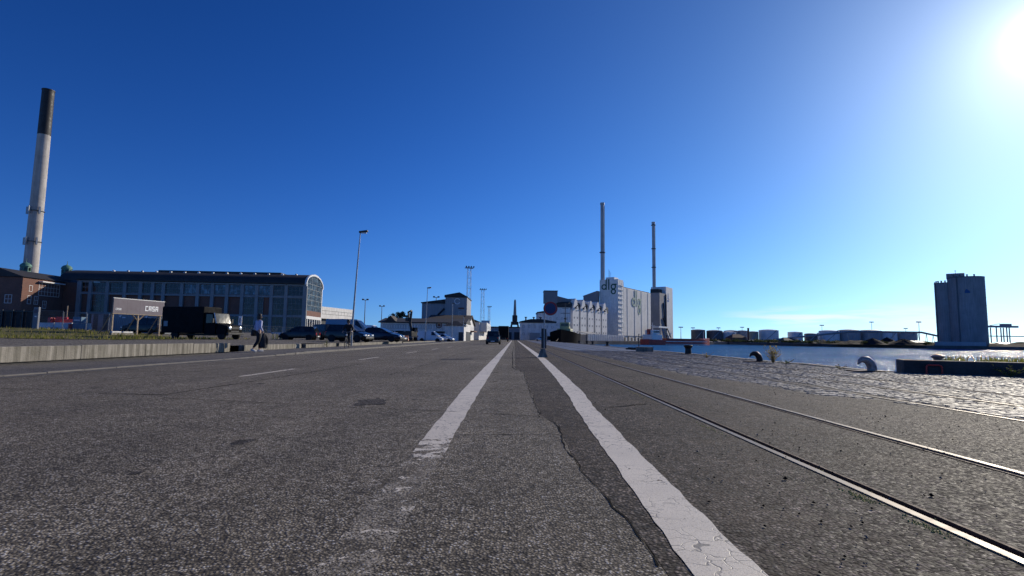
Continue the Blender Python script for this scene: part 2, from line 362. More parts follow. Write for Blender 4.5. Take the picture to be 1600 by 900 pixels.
cob = lambda y: lerp(cob0, y)+cobj.get(y, 0)
m = MB()
strip(m, lambda y: seam(y)+.006, lambda y: r1(y)-.036, ys, -.004)
strip(m, lambda y: r1(y)+.122, lambda y: r2(y)-.122, ys, -.004)
strip(m, lambda y: r2(y)+.036, lambda y: cob(y), ys, -.006)
m.build('quay_asphalt', 'old_asphalt', kind='structure')
# far part of the sett paving, beyond the stones built one by one
SETT_END = 42
fy = [SETT_END+4*i for i in range(36)]
m = MB()
for a, b in ((cob, lambda y: ra(y)-.05), (lambda y: ra(y)+.1, lambda y: rb(y)-.1), (lambda y: rb(y)+.05, lambda y: rc(y)-.05), (lambda y: rc(y)+.1, lambda y: 11.5)): strip(m, a, b, fy, -.004)
m.build('far_sett_paving', 'far_setts', kind='structure')
m = MB(); strip(m, cob, lambda y: 11.5 if y > 16 else 40, ys, -.008); m.build('paving_bed', 'joint_dirt', kind='structure')
for gx_, w_ in ((6.14, .055), (7.47, .055), (9.02, .035)):
    m = MB(); strip(m, lambda y: gx_-w_, lambda y: gx_+w_, [-4, 16, 60, 210], -.004); m.build('groove_shade', 'tar', kind='structure')  # flat dark strip standing in for the shade inside a groove

# tracks let into the quay
def track(label, rails, side):
    th = thing('railway_track', label, 'railway track', (0, 0, 0)); yy = [-6, 5, 20, 45, 90, 210]
    def bar_(name, mt, fx, off, hw, z, parent):
        m = MB()
        for a, b in zip(yy, yy[1:]):
            x0, x1 = fx(a)+off, fx(b)+off; P = [(x0-hw, a), (x0+hw, a), (x1+hw, b), (x1-hw, b)]
            m.add([(x, y, -.069) for x, y in P]+[(x, y, z) for x, y in P], [(4, 5, 6, 7), (0, 1, 5, 4), (1, 2, 6, 5), (2, 3, 7, 6), (3, 0, 4, 7)])
        return m.build(name, mt, parent)
    for fx, sgn in rails:
        r_ = bar_('rail', 'rail_steel', fx, 0, .026, .003, th); bar_('flangeway_fill', 'joint_dirt', fx, sgn*.062, .022, -.024, r_); bar_('check_rail', 'rail_rust', fx, sgn*.100, .009, .001, r_)
    return th
track('worn steel railway track set flush in asphalt beside the white line', [(r1, 1), (r2, -1)], 0)
track('railway track sunk among stone setts closer to the water', [(ra, 1), (rb, -1)], 0)
th = thing('crane_rail', 'single crane rail in the setts nearest the quay edge', 'crane rail')
m = MB(); m.box(8.92, 8.98, -4, 210, -.069, .0); m.build('rail', 'rail_rust', th)

# setts one by one
def sett_mesh(i):
    w, l = .134*random.uniform(.85, 1.1), .098*random.uniform(.9, 1.08); j = lambda a: a+random.uniform(-.006, .006)
    m = MB(); lo = [(-w/2, -l/2), (w/2, -l/2), (w/2, l/2), (-w/2, l/2)]
    vs = [(j(x), j(y), -.04) for x, y in lo]+[(j(x*.98), j(y*.98), -.006) for x, y in lo]+[(j(x*.86), j(y*.84), random.uniform(.0, .005)) for x, y in lo]
    fs = [(8, 9, 10, 11)]
    for a in (0, 4):
        for k in range(4): fs.append((a+k, a+(k+1) % 4, a+4+(k+1) % 4, a+4+k))
    m.add(vs, fs); return m
variants = [sett_mesh(i) for i in range(8)]; vmesh = [v.mesh('sett', 'sett_stone') for v in variants]
spots = []
y = 3.2; row = 0
while y < SETT_END:
    x = 4.3+random.uniform(0, .139)
    xmax = 11.5 if y > 16.6 else (20 if y > 6 else 13)
    while x < xmax:
        if x-.1 > lerp(cob0, y)+random.uniform(-.12, .1) and all(abs(x-q) > .15 for q in (ra(y)+.035, rb(y)-.035)) and abs(x-rc(y)) > .13 and not (x > 11.7 and y > 16.6-.46*(x-11.7)) and random.random() > .006:
            if x/y < 1.25: spots.append((x, y))
        x += .139
    y += .103; row += 1
pave = bpy.data.objects.new('sett_paving', None); COL.objects.link(pave); pave['kind'] = 'structure'
BAND = ((6.0, 6.34, 8.6, 12.8), (7.34, 7.66, 8.0, 14.5))  # dark asphalt strips laid in for the shade of the deep rail recesses
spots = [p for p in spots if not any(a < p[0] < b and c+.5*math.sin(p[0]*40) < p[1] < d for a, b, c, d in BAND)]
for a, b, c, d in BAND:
    m = MB(); strip(m, lambda y: a+.03*math.sin(y*3), lambda y: b+.04*math.sin(y*2.3+1), [c+(d-c)*i/14 for i in range(15)], -.003); m.build('rail_shade_band', 'patch_asphalt', pave)
def seen(p): return -.02 < p[0]/p[1] < .96
spots.sort(key=lambda p: (0 if seen(p) else 1, math.hypot(*p)))
for x, y in spots[:300]:
    put(random.choice(vmesh), 'sett', pave, (x+random.uniform(-.008, .008), y+random.uniform(-.006, .006), random.uniform(-.007, .004)), (random.uniform(-.025, .025), random.uniform(-.025, .025), random.choice((0, math.pi))+random.uniform(-.05, .05)))
m = MB()
for x, y in spots[300:]:
    v = random.choice(variants); M = Matrix.Translation((x+random.uniform(-.008, .008), y, random.uniform(-.008, .004)+.004*math.sin(x*1.3+y*.6)*math.sin(y*.9))) @ Matrix.Rotation(random.uniform(-.07, .07), 4, 'Z') @ Matrix.Rotation(random.uniform(-.025, .025), 4, 'X') @ Matrix.Rotation(random.uniform(-.025, .025), 4, 'Y')
    m.add([M @ Vector(p) for p in v.v], v.f)
m.build("sett_field", "sett_stone", pave, kind="stuff")
# coping stones of the quay edge
y = 17.2; k = 0
cp = bpy.data.objects.new('quay_coping', None); COL.objects.link(cp); cp['kind'] = 'structure'
cm_ = MB(); cm_.bbox(-.22, .22, -.49, .49, -.5, .03, .02); cme = cm_.mesh('coping_stone', 'old_concrete')
while y < 120:
    put(cme, 'coping_stone', cp, (QX-.2+random.uniform(-.01, .01), y, random.uniform(-.012, .01)), (0, 0, random.uniform(-.01, .01))); y += 1.0
# painted lines, seams and repairs
def line(name, label, pl, pr, mt, y0, y1, z=.003):
    m = MB(); yl = [y0+(y1-y0)*(i/260)**1.9 for i in range(261)]; j = lambda: random.uniform(-.009, .009)
    strip(m, lambda y: lerp(pl, y)+j(), lambda y: lerp(pr, y)+j(), yl, z); o = m.build(name, mt, kind='structure'); return o
line('road_marking', '', [(-.74, 1), (-.80, 5.4), (-.86, 9), (-.88, 14.6), (-.85, 62), (-.85, 300)], [(-.50, 1), (-.54, 5.5), (-.56, 8.7), (-.57, 14.7), (-.55, 62), (-.55, 300)], 'paint_left', 1.5, 180)
line('road_marking', '', [(.70, 1), (.70, 2.1), (.75, 4.2), (.81, 6.9), (.87, 8.3), (.97, 12.2), (1.11, 24), (1.1, 300)], [(.99, 1), (.99, 2.1), (1.01, 4.2), (1.05, 5.6), (1.08, 7.2), (1.19, 9.1), (1.26, 12.5), (1.44, 24), (1.4, 300)], 'paint_right', 1.5, 180, -.0005)
for y0, y1 in ((11.4, 14.2), (20.2, 23), (29, 32), (38, 41), (47, 50)): line('lane_dash', '', [(-5.88, 0), (-5.88, 99)], [(-5.76, 0), (-5.76, 99)], 'paint_dash', y0, y1)
def crack(pts, w, mt='tar', z=.003, step=.12, jit=.02):
    """a jagged open joint or repair seam"""
    P = [Vector((*p, 0)) for p in pts]; path = []
    for a, b in zip(P, P[1:]):
        k = max(2, int((b-a).length/step))
        path += [a.lerp(b, i/k) for i in range(k)]
    path.append(P[-1]); path = [p+Vector((random.uniform(-jit, jit), random.uniform(-jit, jit), 0)) for p in path]
    vs = []; fs = []
    for i, p in enumerate(path):
        d = (path[min(i+1, len(path)-1)]-path[max(0, i-1)]).normalized(); q = Vector((-d.y, d.x, 0)); ww = w*random.uniform(.3, 1.2)
        vs += [p+q*ww+Vector((0, 0, z)), p-q*ww+Vector((0, 0, z))]
    for i in range(len(path)-1): fs.append((2*i, 2*i+1, 2*i+3, 2*i+2))
    m = MB(); m.add(vs, fs); return m.build('crack', mt, road)
crack([(x-.015, y) for x, y in seam0[1:9]], .0055, jit=.018)
crack([(-6.1, 7.9), (-5.1, 7.85), (-5.05, 9.1), (-4.95, 12.3), (-4.9, 17)], .022)
crack([(-4.9, 7.5), (-2.44, 6.9), (-.84, 6.55), (.3, 6.25)], .010); crack([(-9.5, 8.6), (-7.0, 8.3)], .010)
crack([(.0, 60), (-.06, 30), (-.02, 16), (.24, 14.3)], .018); crack([(-4.2, 21), (-2.9, 22), (-1.2, 21.6)], .03, jit=.05)
m = MB(); pts = []
for k in range(22):
    a = k/22*2*math.pi; rr = random.uniform(.5, 1.15); pts.append((-1.93+.26*rr*math.cos(a), 7.4+.5*rr*math.sin(a), .0035))
m.quad(*pts); m.build('pothole_patch', 'patch_asphalt', road)
crack([(-7.6, 4), (-7.5, 9), (-7.55, 16), (-7.45, 30)], .012, jit=.03); crack([(-2.9, 12.5), (-2.8, 18), (-2.95, 27), (-2.9, 40)], .012, jit=.03)
crack([(-9.4, 13), (-6.2, 12.4), (-3.1, 12.6)], .009, jit=.03); crack([(-.45, 9.6), (.28, 9.2)], .012, jit=.03); crack([(-.52, 5.0), (.44, 5.1)], .006, jit=.02)
for k in range(26):
    x, y = random.uniform(-8, .2), 3+random.random()**1.3*30; r = random.uniform(.03, .11); q = []
    for i in range(12): a = i/12*2*math.pi; rr = r*random.uniform(.6, 1.15); q.append((x+rr*math.cos(a), y+1.4*rr*math.sin(a), .002))
    m = MB(); m.quad(*q); m.build('asphalt_scab', 'patch_asphalt', road)

# ------------------------------------------------------------------ left side: kerb, pavement, yard
KX = -10.02
kz = lambda y: .035+.075*smooth01((y-20)/7)
kerb = bpy.data.objects.new('kerb', None); COL.objects.link(kerb); kerb['kind'] = 'structure'
km = MB(); km.bbox(-.065, .065, -.492, .492, -.2, .11, .012); kme = km.mesh('kerb_stone', 'kerb_granite')
y = 4.0
while y < 128:
    put(kme, 'kerb_stone', kerb, (KX-.08+random.uniform(-.008, .008), y, kz(y)-.11+random.uniform(-.01, .006)), (0, 0, random.uniform(-.008, .008))); y += 1.0
m = MB(); yl = [-8+2*i for i in range(70)]; strip(m, lambda y: -13.0, lambda y: KX-.14, yl, 0); m.v = [(x, y, kz(y)-.012) for x, y, z in m.v]; m.build('pavement', 'pavement_asphalt', kind='structure')
m = MB(); strip(m, lambda y: KX+.0, lambda y: KX+.34, [-8, 40, 130], .004); m.build('gutter', 'pavement_asphalt', kind='structure')
def yz(x, y):
    """height of the yard: level beside the wall, a low bank rising towards the fence on the far left, falling to the road beyond the cars"""
    z = .36+.85*smooth01((-x-32)/22)*smooth01((y-34)/22)
    return z*(1-smooth01((y-66)/26)*smooth01((x+40)/18))+.02*math.sin(x*1.7)*math.cos(y*1.3)
m = MB(); gx = [-13.28-.02-i*.9 for i in range(16)]+[-28-i*2.5 for i in range(18)]+[-75-i*15 for i in range(16)]; gy = [-8+i*2 for i in range(60)]+[112+8*i for i in range(10)]
vs_ = [(x, y, max(yz(x, y), -.02)) for y in gy for x in gx]; nx = len(gx)
m.add(vs_, [(j*nx+i+1, j*nx+i, (j+1)*nx+i, (j+1)*nx+i+1) for j in range(len(gy)-1) for i in range(nx-1)]); m.build('gravel_yard', 'gravel', kind='structure', smooth=True)
# verge of rough grass before the fence
m = MB(); P = []
gxx = [-75+1.2*i for i in range(40)]; gyy = [37.5+1.0*i for i in range(22)]
vs_ = [(x+random.uniform(-.3, .3), y+(random.uniform(-.5, .5) if j in (0, 21) else 0), yz(x, y)+.025) for j, y in enumerate(gyy) for x in gxx]; nx = len(gxx)
m.add(vs_, [(j*nx+i, j*nx+i+1, (j+1)*nx+i+1, (j+1)*nx+i) for j in range(len(gyy)-1) for i in range(nx-1)]); m.build('grass_verge', 'rough_grass', kind='structure')
def blades(name, mt, spots, h, w=.02, lean=.35):
    m = MB()
    for x, y, z in spots:
        a = random.uniform(0, 6.28); hh = h*random.uniform(.4, 1.2); dx, dy = math.cos(a)*lean*hh*random.random(), math.sin(a)*lean*hh*random.random(); ww = w*random.uniform(.6, 1.5); b = random.uniform(0, 3.14); cx, cy = math.cos(b)*ww, math.sin(b)*ww
        m.add([(x-cx, y-cy, z), (x+cx, y+cy, z), (x+dx*.5+cx*.6, y+dy*.5+cy*.6, z+hh*.6), (x+dx, y+dy, z+hh), (x+dx*.5-cx*.6, y+dy*.5-cy*.6, z+hh*.6)], [(0, 1, 2, 3, 4)])
    o = m.build(name, mt, kind='stuff'); return o
sp = []
for k in range(8000):
    x = random.uniform(-72, -28.2); y = 37.4+(random.random()**1.4)*21
    if random.random() < .35+.65*(math.sin(x*.9+2*math.sin(y*.4)) > -.2) and math.sin(x*.31+y*.5)+math.sin(y*.9-x*.2) > -.6: sp.append((x, y, yz(x, y)+.02))
tag(blades('verge_grass', 'grass_blade', sp[:3000], .26, .035), 'clumps of green grass on the verge before the fence', 'grass')
tag(blades('verge_dry_grass', 'dry_blade', sp[3000:6000], .28, .03), 'yellowed grass stalks on the verge before the fence', 'grass')

# old loading-dock edge that holds the yard
def dock_wall(label, y0, y1, top, n):
    th = thing('retaining_wall', label, 'wall', (-13.15, y0, 0)); L_ = (y1-y0)/n
    for k in range(n):
        m = MB(); m.bbox(-.15+random.uniform(-.008, .008), .15, k*L_+.006, (k+1)*L_-.006, .085, top+random.uniform(-.022, .012), .022); m.build('concrete_block', 'old_concrete', th)
    m = MB(); m.box(-.14, .09, .02, y1-y0-.02, -.1, .084); m.build('shadow_footing', 'dark_concrete', th)  # dark set-back base, put in for the black shadow line under the blocks
    return th
dock_wall('long streaked concrete retaining wall along the pavement in front of the black truck', 2.0, 24.4, .50, 8)
dock_wall('short concrete wall stub just behind the walking person', 25.7, 32.6, .38, 2)
dock_wall('low concrete edging below the dark parked hatchback', 33.3, 39.0, .34, 2)
dock_wall('low concrete edging behind the cyclist and below the parked sedan', 39.6, 62, .33, 8)
dock_wall('pale low concrete edging in front of the white panel van', 62.6, 92, .26, 9)
def weed(name, label, loc, h, n, mt='weed_leaf', group=None, spread=.5):
    th = thing(name, label, 'weed', loc, 0, group); s = MB(); lf = MB()
    for k in range(n):
        a = random.uniform(0, 6.28); r_ = random.random()*spread; tip = Vector((math.cos(a)*r_, math.sin(a)*r_, h*random.uniform(.55, 1)))
        s.tube([(0, 0, 0), tip*.5+Vector((0, 0, .05*h)), tip], [.006, .004, .002], 4)
        for j in range(7):
            p = tip*random.uniform(.25, 1.05); q = Vector((random.uniform(-1, 1), random.uniform(-1, 1), random.uniform(-.3, .9)))*.055*(h/.4)**.5; e = q.cross(Vector((random.uniform(-1, 1), random.uniform(-1, 1), 1))).normalized()*q.length*.35
            lf.add([p, p+q*.5+e, p+q, p+q*.5-e], [(0, 1, 2, 3)])
    s.build('stem', 'dry_blade', th); lf.build('foliage', mt, th); return th
weed('weed', 'small weed growing from a gap in the concrete edging left of the cyclist', (-12.8, 36.5, .1), .45, 12)

# ------------------------------------------------------------------ building materials
mat('frame_bluegrey', (.25, .275, .285), .6, var=.15, vs=.6, streak=.25)
t = NT('dark_brick')
br = t.n('ShaderNodeTexBrick'); br.inputs['Scale'].default_value = 1; br.inputs['Brick Width'].default_value = .25; br.inputs['Row Height'].default_value = .08; br.inputs['Mortar Size'].default_value = .008
sw = t.n('ShaderNodeSeparateXYZ'); t.l(t.pos, sw.inputs[0]); cb = t.n('ShaderNodeCombineXYZ'); t.l(t.mth('ADD', sw.outputs[0], sw.outputs[1]), cb.inputs[0]); t.l(sw.outputs[2], cb.inputs[1]); t.l(cb.outputs[0], br.inputs[0])
br.inputs['Color1'].default_value = (.22, .085, .055, 1); br.inputs['Color2'].default_value = (.16, .065, .045, 1); br.inputs['Mortar'].default_value = (.2, .16, .13, 1)
t.done(t.mix(t.rng(t.noise(.5, 5, .6), .35, .7, 0, .5), br.outputs['Color'], (.10, .05, .04)), .85)
mat('roof_dark', (.035, .033, .033), .7, var=.25, vs=.4, streak=.2); mat('roof_brown', (.05, .04, .035), .8, var=.3, vs=.5)
def glass(name, col=(.02, .025, .03), rough=.05):
    t = NT(name); c = t.ramp(t.noise(.9, 4, .7), [(.35, tuple(.4*q for q in col)), (.5, col), (.66, tuple(min(1, 3.2*q+.02) for q in col))])
    t.bump(t.noise(.8, 2), .12, .05); t.done(c, rough, 0, .35); return t.m
glass('window_glass', (.012, .013, .014), .12); glass('blue_glass', (.05, .085, .11), .12); glass('car_glass', (.012, .014, .016), .04)
mat('white_render', (.83, .81, .77), .75, var=.12, vs=.4, streak=.28, dirt=(.36, .34, .3), dirt_amt=.4)
mat('white_paint', (.75, .74, .71), .5, var=.12, vs=1); mat('grey_render', (.36, .36, .36), .8, var=.15, vs=.3, streak=.25)
mat('cream_render', (.82, .79, .73), .8, var=.1, vs=.3, streak=.3, dirt=(.33, .3, .25), dirt_amt=.35)
mat('silo_grey', (.36, .36, .365), .75, var=.12, vs=.2, streak=.25); mat('door_dark', (.035, .035, .04), .6)
mat('chimney_concrete', (.52, .48, .44), .8, var=.2, vs=.3, streak=.4, dirt=(.3, .27, .24), dirt_amt=.5); mat('chimney_black', (.018, .017, .017), .6, var=.4, vs=.5)
mat('copper_green', (.10, .23, .17), .6, var=.3, vs=1.5); mat('galvanised', (.32, .33, .34), .45, .6, var=.25, vs=3); mat('dark_metal', (.05, .052, .055), .5, .5, var=.3, vs=2)
mat('mast_steel', (.22, .25, .28), .6, .3, var=.2, vs=1); mat('timber', (.36, .27, .18), .75, var=.3, vs=3, streak=.2); mat('hoarding_print', (.115, .088, .112), .55, var=.12, vs=.8)
mat('sign_white', (.8, .8, .8), .5, var=.05); mat('green_logo', (.012, .085, .055), .6, var=.1); mat('green_logo_faded', (.30, .40, .31), .7, var=.2, vs=.5)
mat('brown_band', (.16, .07, .05), .7); mat('steel_blue', (.12, .2, .28), .5)

def window(parent, x0, x1, z0, z1, y=0, nx=1, nz=1, frame='white_paint', pane='window_glass', fw_=.09, depth=.12, M=None, name='window'):
    """a window set in a wall whose outer face is the local plane y: frame with glazing bars, glass behind"""
    f = MB(); yo, yi = y-.03, y+depth
    f.box(x0, x1, yo, yi, z0, z0+fw_, M).box(x0, x1, yo, yi, z1-fw_, z1, M).box(x0, x0+fw_, yo, yi, z0+fw_, z1-fw_, M).box(x1-fw_, x1, yo, yi, z0+fw_, z1-fw_, M)
    for i in range(1, nx): c = x0+(x1-x0)*i/nx; f.box(c-fw_*.35, c+fw_*.35, yo+.02, yi, z0+fw_, z1-fw_, M)
    for i in range(1, nz): c = z0+(z1-z0)*i/nz; f.box(x0+fw_, x1-fw_, yo+.025, yi-.01, c-fw_*.35, c+fw_*.35, M)
    o = f.build(name, frame, parent)
    g = MB(); g.quad(*[(M @ Vector(p)) if M else p for p in ((x0+fw_*.5, y+.05, z0+fw_*.5), (x1-fw_*.5, y+.05, z0+fw_*.5), (x1-fw_*.5, y+.05, z1-fw_*.5), (x0+fw_*.5, y+.05, z1-fw_*.5))]); g.build('pane', pane, o)
    return o
def letters(parent, text, x, z, h, y, mt, th=.17, name='letter'):
    """squared block capitals built of bars; returns the end x"""
    w = h*.64; s = h*th
    G_ = {'C': [(0, 1, 0, s), (0, 1, h-s, h), (0, s/w, s, h-s)], 'A': [(0, s/w, 0, h-s), (1-s/w, 1, 0, h-s), (0, 1, h-s, h), (s/w, 1-s/w, h*.36, h*.36+s)],
          'S': [(0, 1, 0, s), (0, 1, h-s, h), (s/w*0, 1, h*.5-s/2, h*.5+s/2), (0, s/w, h*.5+s/2, h-s), (1-s/w, 1, s, h*.5-s/2)]}
    for ch in text:
        m = MB()
        for a, b, c, d in G_[ch]: m.box(x+a*w, x+b*w, y-.02, y, z+c, z+d)
        m.build(name, mt, parent); x += w*1.22
    return x

# ------------------------------------------------------------------ factory hall with arched gable
O_ = Vector((-51.3, 130, .7)); A_ = R(4)
hall = thing('factory_hall', 'long dark brick factory hall with blue-grey frame and glazed arched white gable', 'building', O_, A_)
def lx(px): # photo column of a pilaster -> local x on the facade line
    d = ray(px, 500); k = d.x/d.y; ca, sa = math.cos(A_), math.sin(A_)
    return (k*O_.y-O_.x)/(ca-k*sa)
ZB, Z1, Z2, Z3, ZE, ZT = 0, 4.5, 4.95, 9.25, 9.7, 12.2
pil = [lx(p) for p in (120, 137, 164, 191, 216, 235, 252, 281, 306, 329, 352, 376, 399, 422, 445, 474.6)]
HW = 13.6
m = MB(); m.box(pil[0], -.3, .35, HW-.2, 0, ZT); m.build('wall', 'dark_brick', hall)
m = MB(); m.box(pil[0]-.2, -.02, -.25, .3, ZT+.05, ZT+.45).box(pil[0]-.2, -.02, -.14, .3, Z3, ZE).box(pil[0]-.2, -.02, -.14, .3, Z1, Z2); m.build('beam', 'frame_bluegrey', hall)
for k, x in enumerate(pil):
    w = .38 if k not in (0, len(pil)-1) else .5
    m = MB(); m.box(x-w, x+w if k < len(pil)-1 else x+.5, -.2, .3, 0, ZT+.05); m.build('pilaster', 'frame_bluegrey', hall)
full = {1: 2, 11: 3, 13: 3, 14: 3}
for k in range(len(pil)-1):
    a, b = pil[k]+.4, pil[k+1]-.4; nn = max(2, round((b-a)/.9))
    window(hall, a, b, ZE+.1, ZT-.02, .1, nn, 2, 'frame_bluegrey', 'blue_glass' if 7 <= k < 13 else 'window_glass', .08)
    if k in full: window(hall, a, b, Z2+.05, Z3-.05, .1, nn, 3, 'frame_bluegrey', 'window_glass', .08)
    elif k == 12: window(hall, a, a+1.2, Z2+.05, Z3-.05, .1, 2, 3, 'frame_bluegrey', 'window_glass', .08)
    if k > 4: window(hall, a, b, .25, Z1-.05, .1, nn, 2, 'frame_bluegrey', 'window_glass', .08)
def arch(w, rise, z, n=20, inset=0):
    """half ellipse over the hall's width: (y, z) points from front to back"""
    return [(w/2-(w/2-inset)*math.cos(math.pi*i/n), z+(rise-inset)*math.sin(math.pi*i/n)**.85) for i in range(n+1)]
RISE = 2.75
def arch_shell(mb, x0, x1, w, off, th):
    P = [(y, z) for y, z in arch(w, RISE, ZT+.35)]; c = Vector((w/2, ZT+.35)); Q = []
    for y, z in P: d = Vector((y, z))-c; d = d.normalized() if d.length else Vector((0, 1)); Q.append((y+d.x*th, z+d.y*th))
    n = len(P); vs = []
    for x in (x0, x1): vs += [(x, y, z) for y, z in P]+[(x, y, z) for y, z in Q]
    fs = []
    for i in range(n-1):
        fs += [(n+i, n+i+1, 3*n+i+1, 3*n+i), (i+1, i, 2*n+i, 2*n+i+1), (i, i+1, n+i+1, n+i), (2*n+i+1, 2*n+i, 3*n+i, 3*n+i+1)]
    mb.add(vs, fs)
m = MB(); arch_shell(m, pil[0]-4.6, -.35, HW, 0, .35); m.box(pil[0]-.3, -.35, -.75, .3, ZT+.47, ZT+.72); roof = m.build('roof', 'roof_dark', hall, smooth=True)
m = MB(); m.box(-38, -8, HW/2-2.3, HW/2+2.3, ZT+RISE+.35, ZT+RISE+1.0); m.build('ridge_monitor', 'roof_dark', roof)
for k in range(14):
    m = MB(); x = -48+k*3.4; m.lathe([(.32, 0), (.34, .35), (.28, .55), (.05, .68)], 10, (x, 3.4, ZT+2.75)); m.build('roof_vent', 'galvanised' if k % 3 else 'white_paint', roof, smooth=True)
# gable end: white arch, glazing, brick band, columns
m = MB(); arch_shell(m, -.36, .12, HW, 0, .5); m.build('gable_arch', 'white_paint', hall, smooth=True)
MG = Matrix(((0, -1, 0, 0), (1, 0, 0, 0), (0, 0, 1, 0), (0, 0, 0, 1)))   # local frame of the gable: u along the hall's depth, outward = +x
def gq(u0, u1, z0, z1, t0, t1): return ((t0, u0, z0), (t1, u1, z1))
for u in (0, HW-.55): m = MB(); m.box(-.3, .02, u, u+.55, 0, ZT+.4); m.build('corner_pier', 'white_paint', hall)
m = MB(); m.box(-.3, .03, .55, HW-.55, 4.2, 4.95); m.build('gable_beam', 'white_paint', hall)
m = MB(); m.box(-.3, -.02, .55, HW-.55, 4.95, 6.3); m.build('brick_band', 'dark_brick', hall)
m = MB(); P = [p for p in arch(HW, RISE, ZT+.35) if .5 <= p[0] <= HW-.5]
m.add([(-.12, .55, 6.3), (-.12, HW-.55, 6.3)]+[(-.12, y, z) for y, z in reversed(P)], [tuple(range(len(P)+2))]); gp = m.build('gable_pane', 'blue_glass', hall)
m = MB()
for i in range(1, 13):
    u = .55+(HW-1.1)*i/13; c = (u-HW/2)/(HW/2); zt = ZT+.35+RISE*max(0, 1-c*c)**.42; w_ = .1 if i % 4 == 0 else .05; m.box(-.12, -.02, u-w_, u+w_, 6.3, zt)
for i in range(1, 6): z = 6.3+1.35*i; m.box(-.118, -.03, .55, HW-.55, z-.05, z+.05)
m.build('glazing_bar', 'frame_bluegrey', hall)
m = MB(); m.quad((-.2, .55, 0), (-.2, HW-.55, 0), (-.2, HW-.55, 4.2), (-.2, .55, 4.2)); m.build('ground_floor_pane', 'window_glass', hall)
for i in range(1, 7):
    m = MB(); u = HW*i/7; m.box(-.3, .0, u-.16, u+.16, 0, 4.2); m.build('column', 'white_paint', hall)

# brick wing with lit side wall, to the left of the hall
wing = thing('brick_wing', 'brick wing with sunlit side wall and white windows under dark roof, far left', 'building', O_, A_)
xw = pil[0]-4.1
m = MB(); m.box(xw-30, xw, -11.0, 13, 0, 12.0); m.box(xw, pil[0]-.55, .5, 13, 0, 12.0); m.build('wall', 'dark_brick', wing)
m = MB(); m.prism([(xw-30.4, 12.05), (xw+.4, 12.05), (xw-5, 14.0), (xw-26, 14.0)], -11.4, 13.4); m.build('roof', 'roof_dark', wing)
MW = Matrix.Translation((xw, 0, 0)) @ Matrix.Rotation(R(90), 4, 'Z')       # local x along depth, outward +x
def side_win(y0, y1, z0, z1, nx, nz): window(wing, y0, y1, z0, z1, 0, nx, nz, 'white_paint', 'blue_glass', .09, .1, MW)
for z in (2.5, 6.2): side_win(-9.4, -8.4, z, z+1.9, 1, 2); side_win(-7.6, -6.5, z, z+1.9, 2, 2)
side_win(-9.2, -8.3, 9.0, 10.4, 1, 1); side_win(-6.6, -.6, 8.3, 11.2, 7, 3); side_win(-5.2, -4.1, 5.4, 7.2, 2, 2)
m = MB(); m.box(xw+.03, xw+1.0, -6.9, -.2, 11.3, 11.55); m.build('canopy', 'white_paint', wing)
for k in range(5): window(wing, xw-3.4-3.4*k, xw-1.9-3.4*k, 6.2, 8.1, -11.0, 2, 2, 'white_paint'); 
def cupola(label, px, py, Y):
    p = W(px, py, Y); c = thing('roof_cupola', label, 'cupola', (p.x, p.y, p.z-2.2), R(20), 'green copper roof cupolas')
    m = MB(); m.lathe([(1.15, -2.6), (1.1, 0), (1.1, 1.25), (1.25, 1.3), (1.25, 1.4)], 8); m.build('drum', 'copper_green', c)
    m = MB(); m.lathe([(1.18, 1.4), (1.05, 1.8), (.7, 2.15), (.2, 2.35), (.06, 2.6), (.05, 3.3)], 12); m.build('dome', 'copper_green', c, smooth=True)
    for k in range(8):
        a = k*math.pi/4+math.pi/8; m = MB(); m.box(-.24, .24, -.03, .03, .3, 1.05, Matrix.Rotation(a+math.pi/2, 4, 'Z') @ Matrix.Translation((0, -1.03, 0))); m.build('louvre', 'window_glass', c)
cupola('green copper roof cupola at the foot of the tall chimney', 41, 411, 126); cupola('green copper roof cupola on the dark roof right of the chimney', 105, 415, 131)

# the tall chimney
CH = W(47, 430, 158); top = W(81, 141, 158).z
ch = thing('tall_chimney', 'tall pale concrete chimney with black top behind the brick wing', 'chimney', (CH.x, CH.y, 0))
zb = top-14.5
m = MB(); m.lathe([(1.95, 0), (1.78, top*.4), (1.62, zb)], 32); m.build('shaft', 'chimney_concrete', ch, smooth=True)
for k in range(1, 9): z = zb*k/9; rr = 1.95-(1.95-1.62)*(z/zb); m = MB(); m.lathe([(rr, z-.06), (rr+.035, z-.03), (rr+.035, z+.03), (rr, z+.06)], 28, cap=False); m.build('pour_joint', 'chimney_concrete', ch, smooth=True)
m = MB(); m.lathe([(1.64, zb), (1.56, top-.4), (1.66, top-.35), (1.66, top), (1.3, top), (1.25, top-1)], 32, cap=False); m.build('black_top', 'chimney_black', ch, smooth=True)
for z in (W(45, 378, 158).z, W(45, 330, 158).z):
    m = MB(); m.ring(0, 0, 2.0, 1.7, -.1, .1, 24); v_ = [(x, z_, y+z) for x, y, z_ in m.v]; m.v = v_; pl = m.build('platform', 'dark_metal', ch)
    if z < 40:
        for a in (R(200), R(330), R(265)):
            m = MB(); m.box(-.25, .25, -.2, .2, z-1, z+1.2, Matrix.Translation((2.25*math.cos(a), 2.25*math.sin(a), 0)) @ Matrix.Rotation(a, 4, 'Z')); m.build('antenna_panel', 'galvanised', pl)

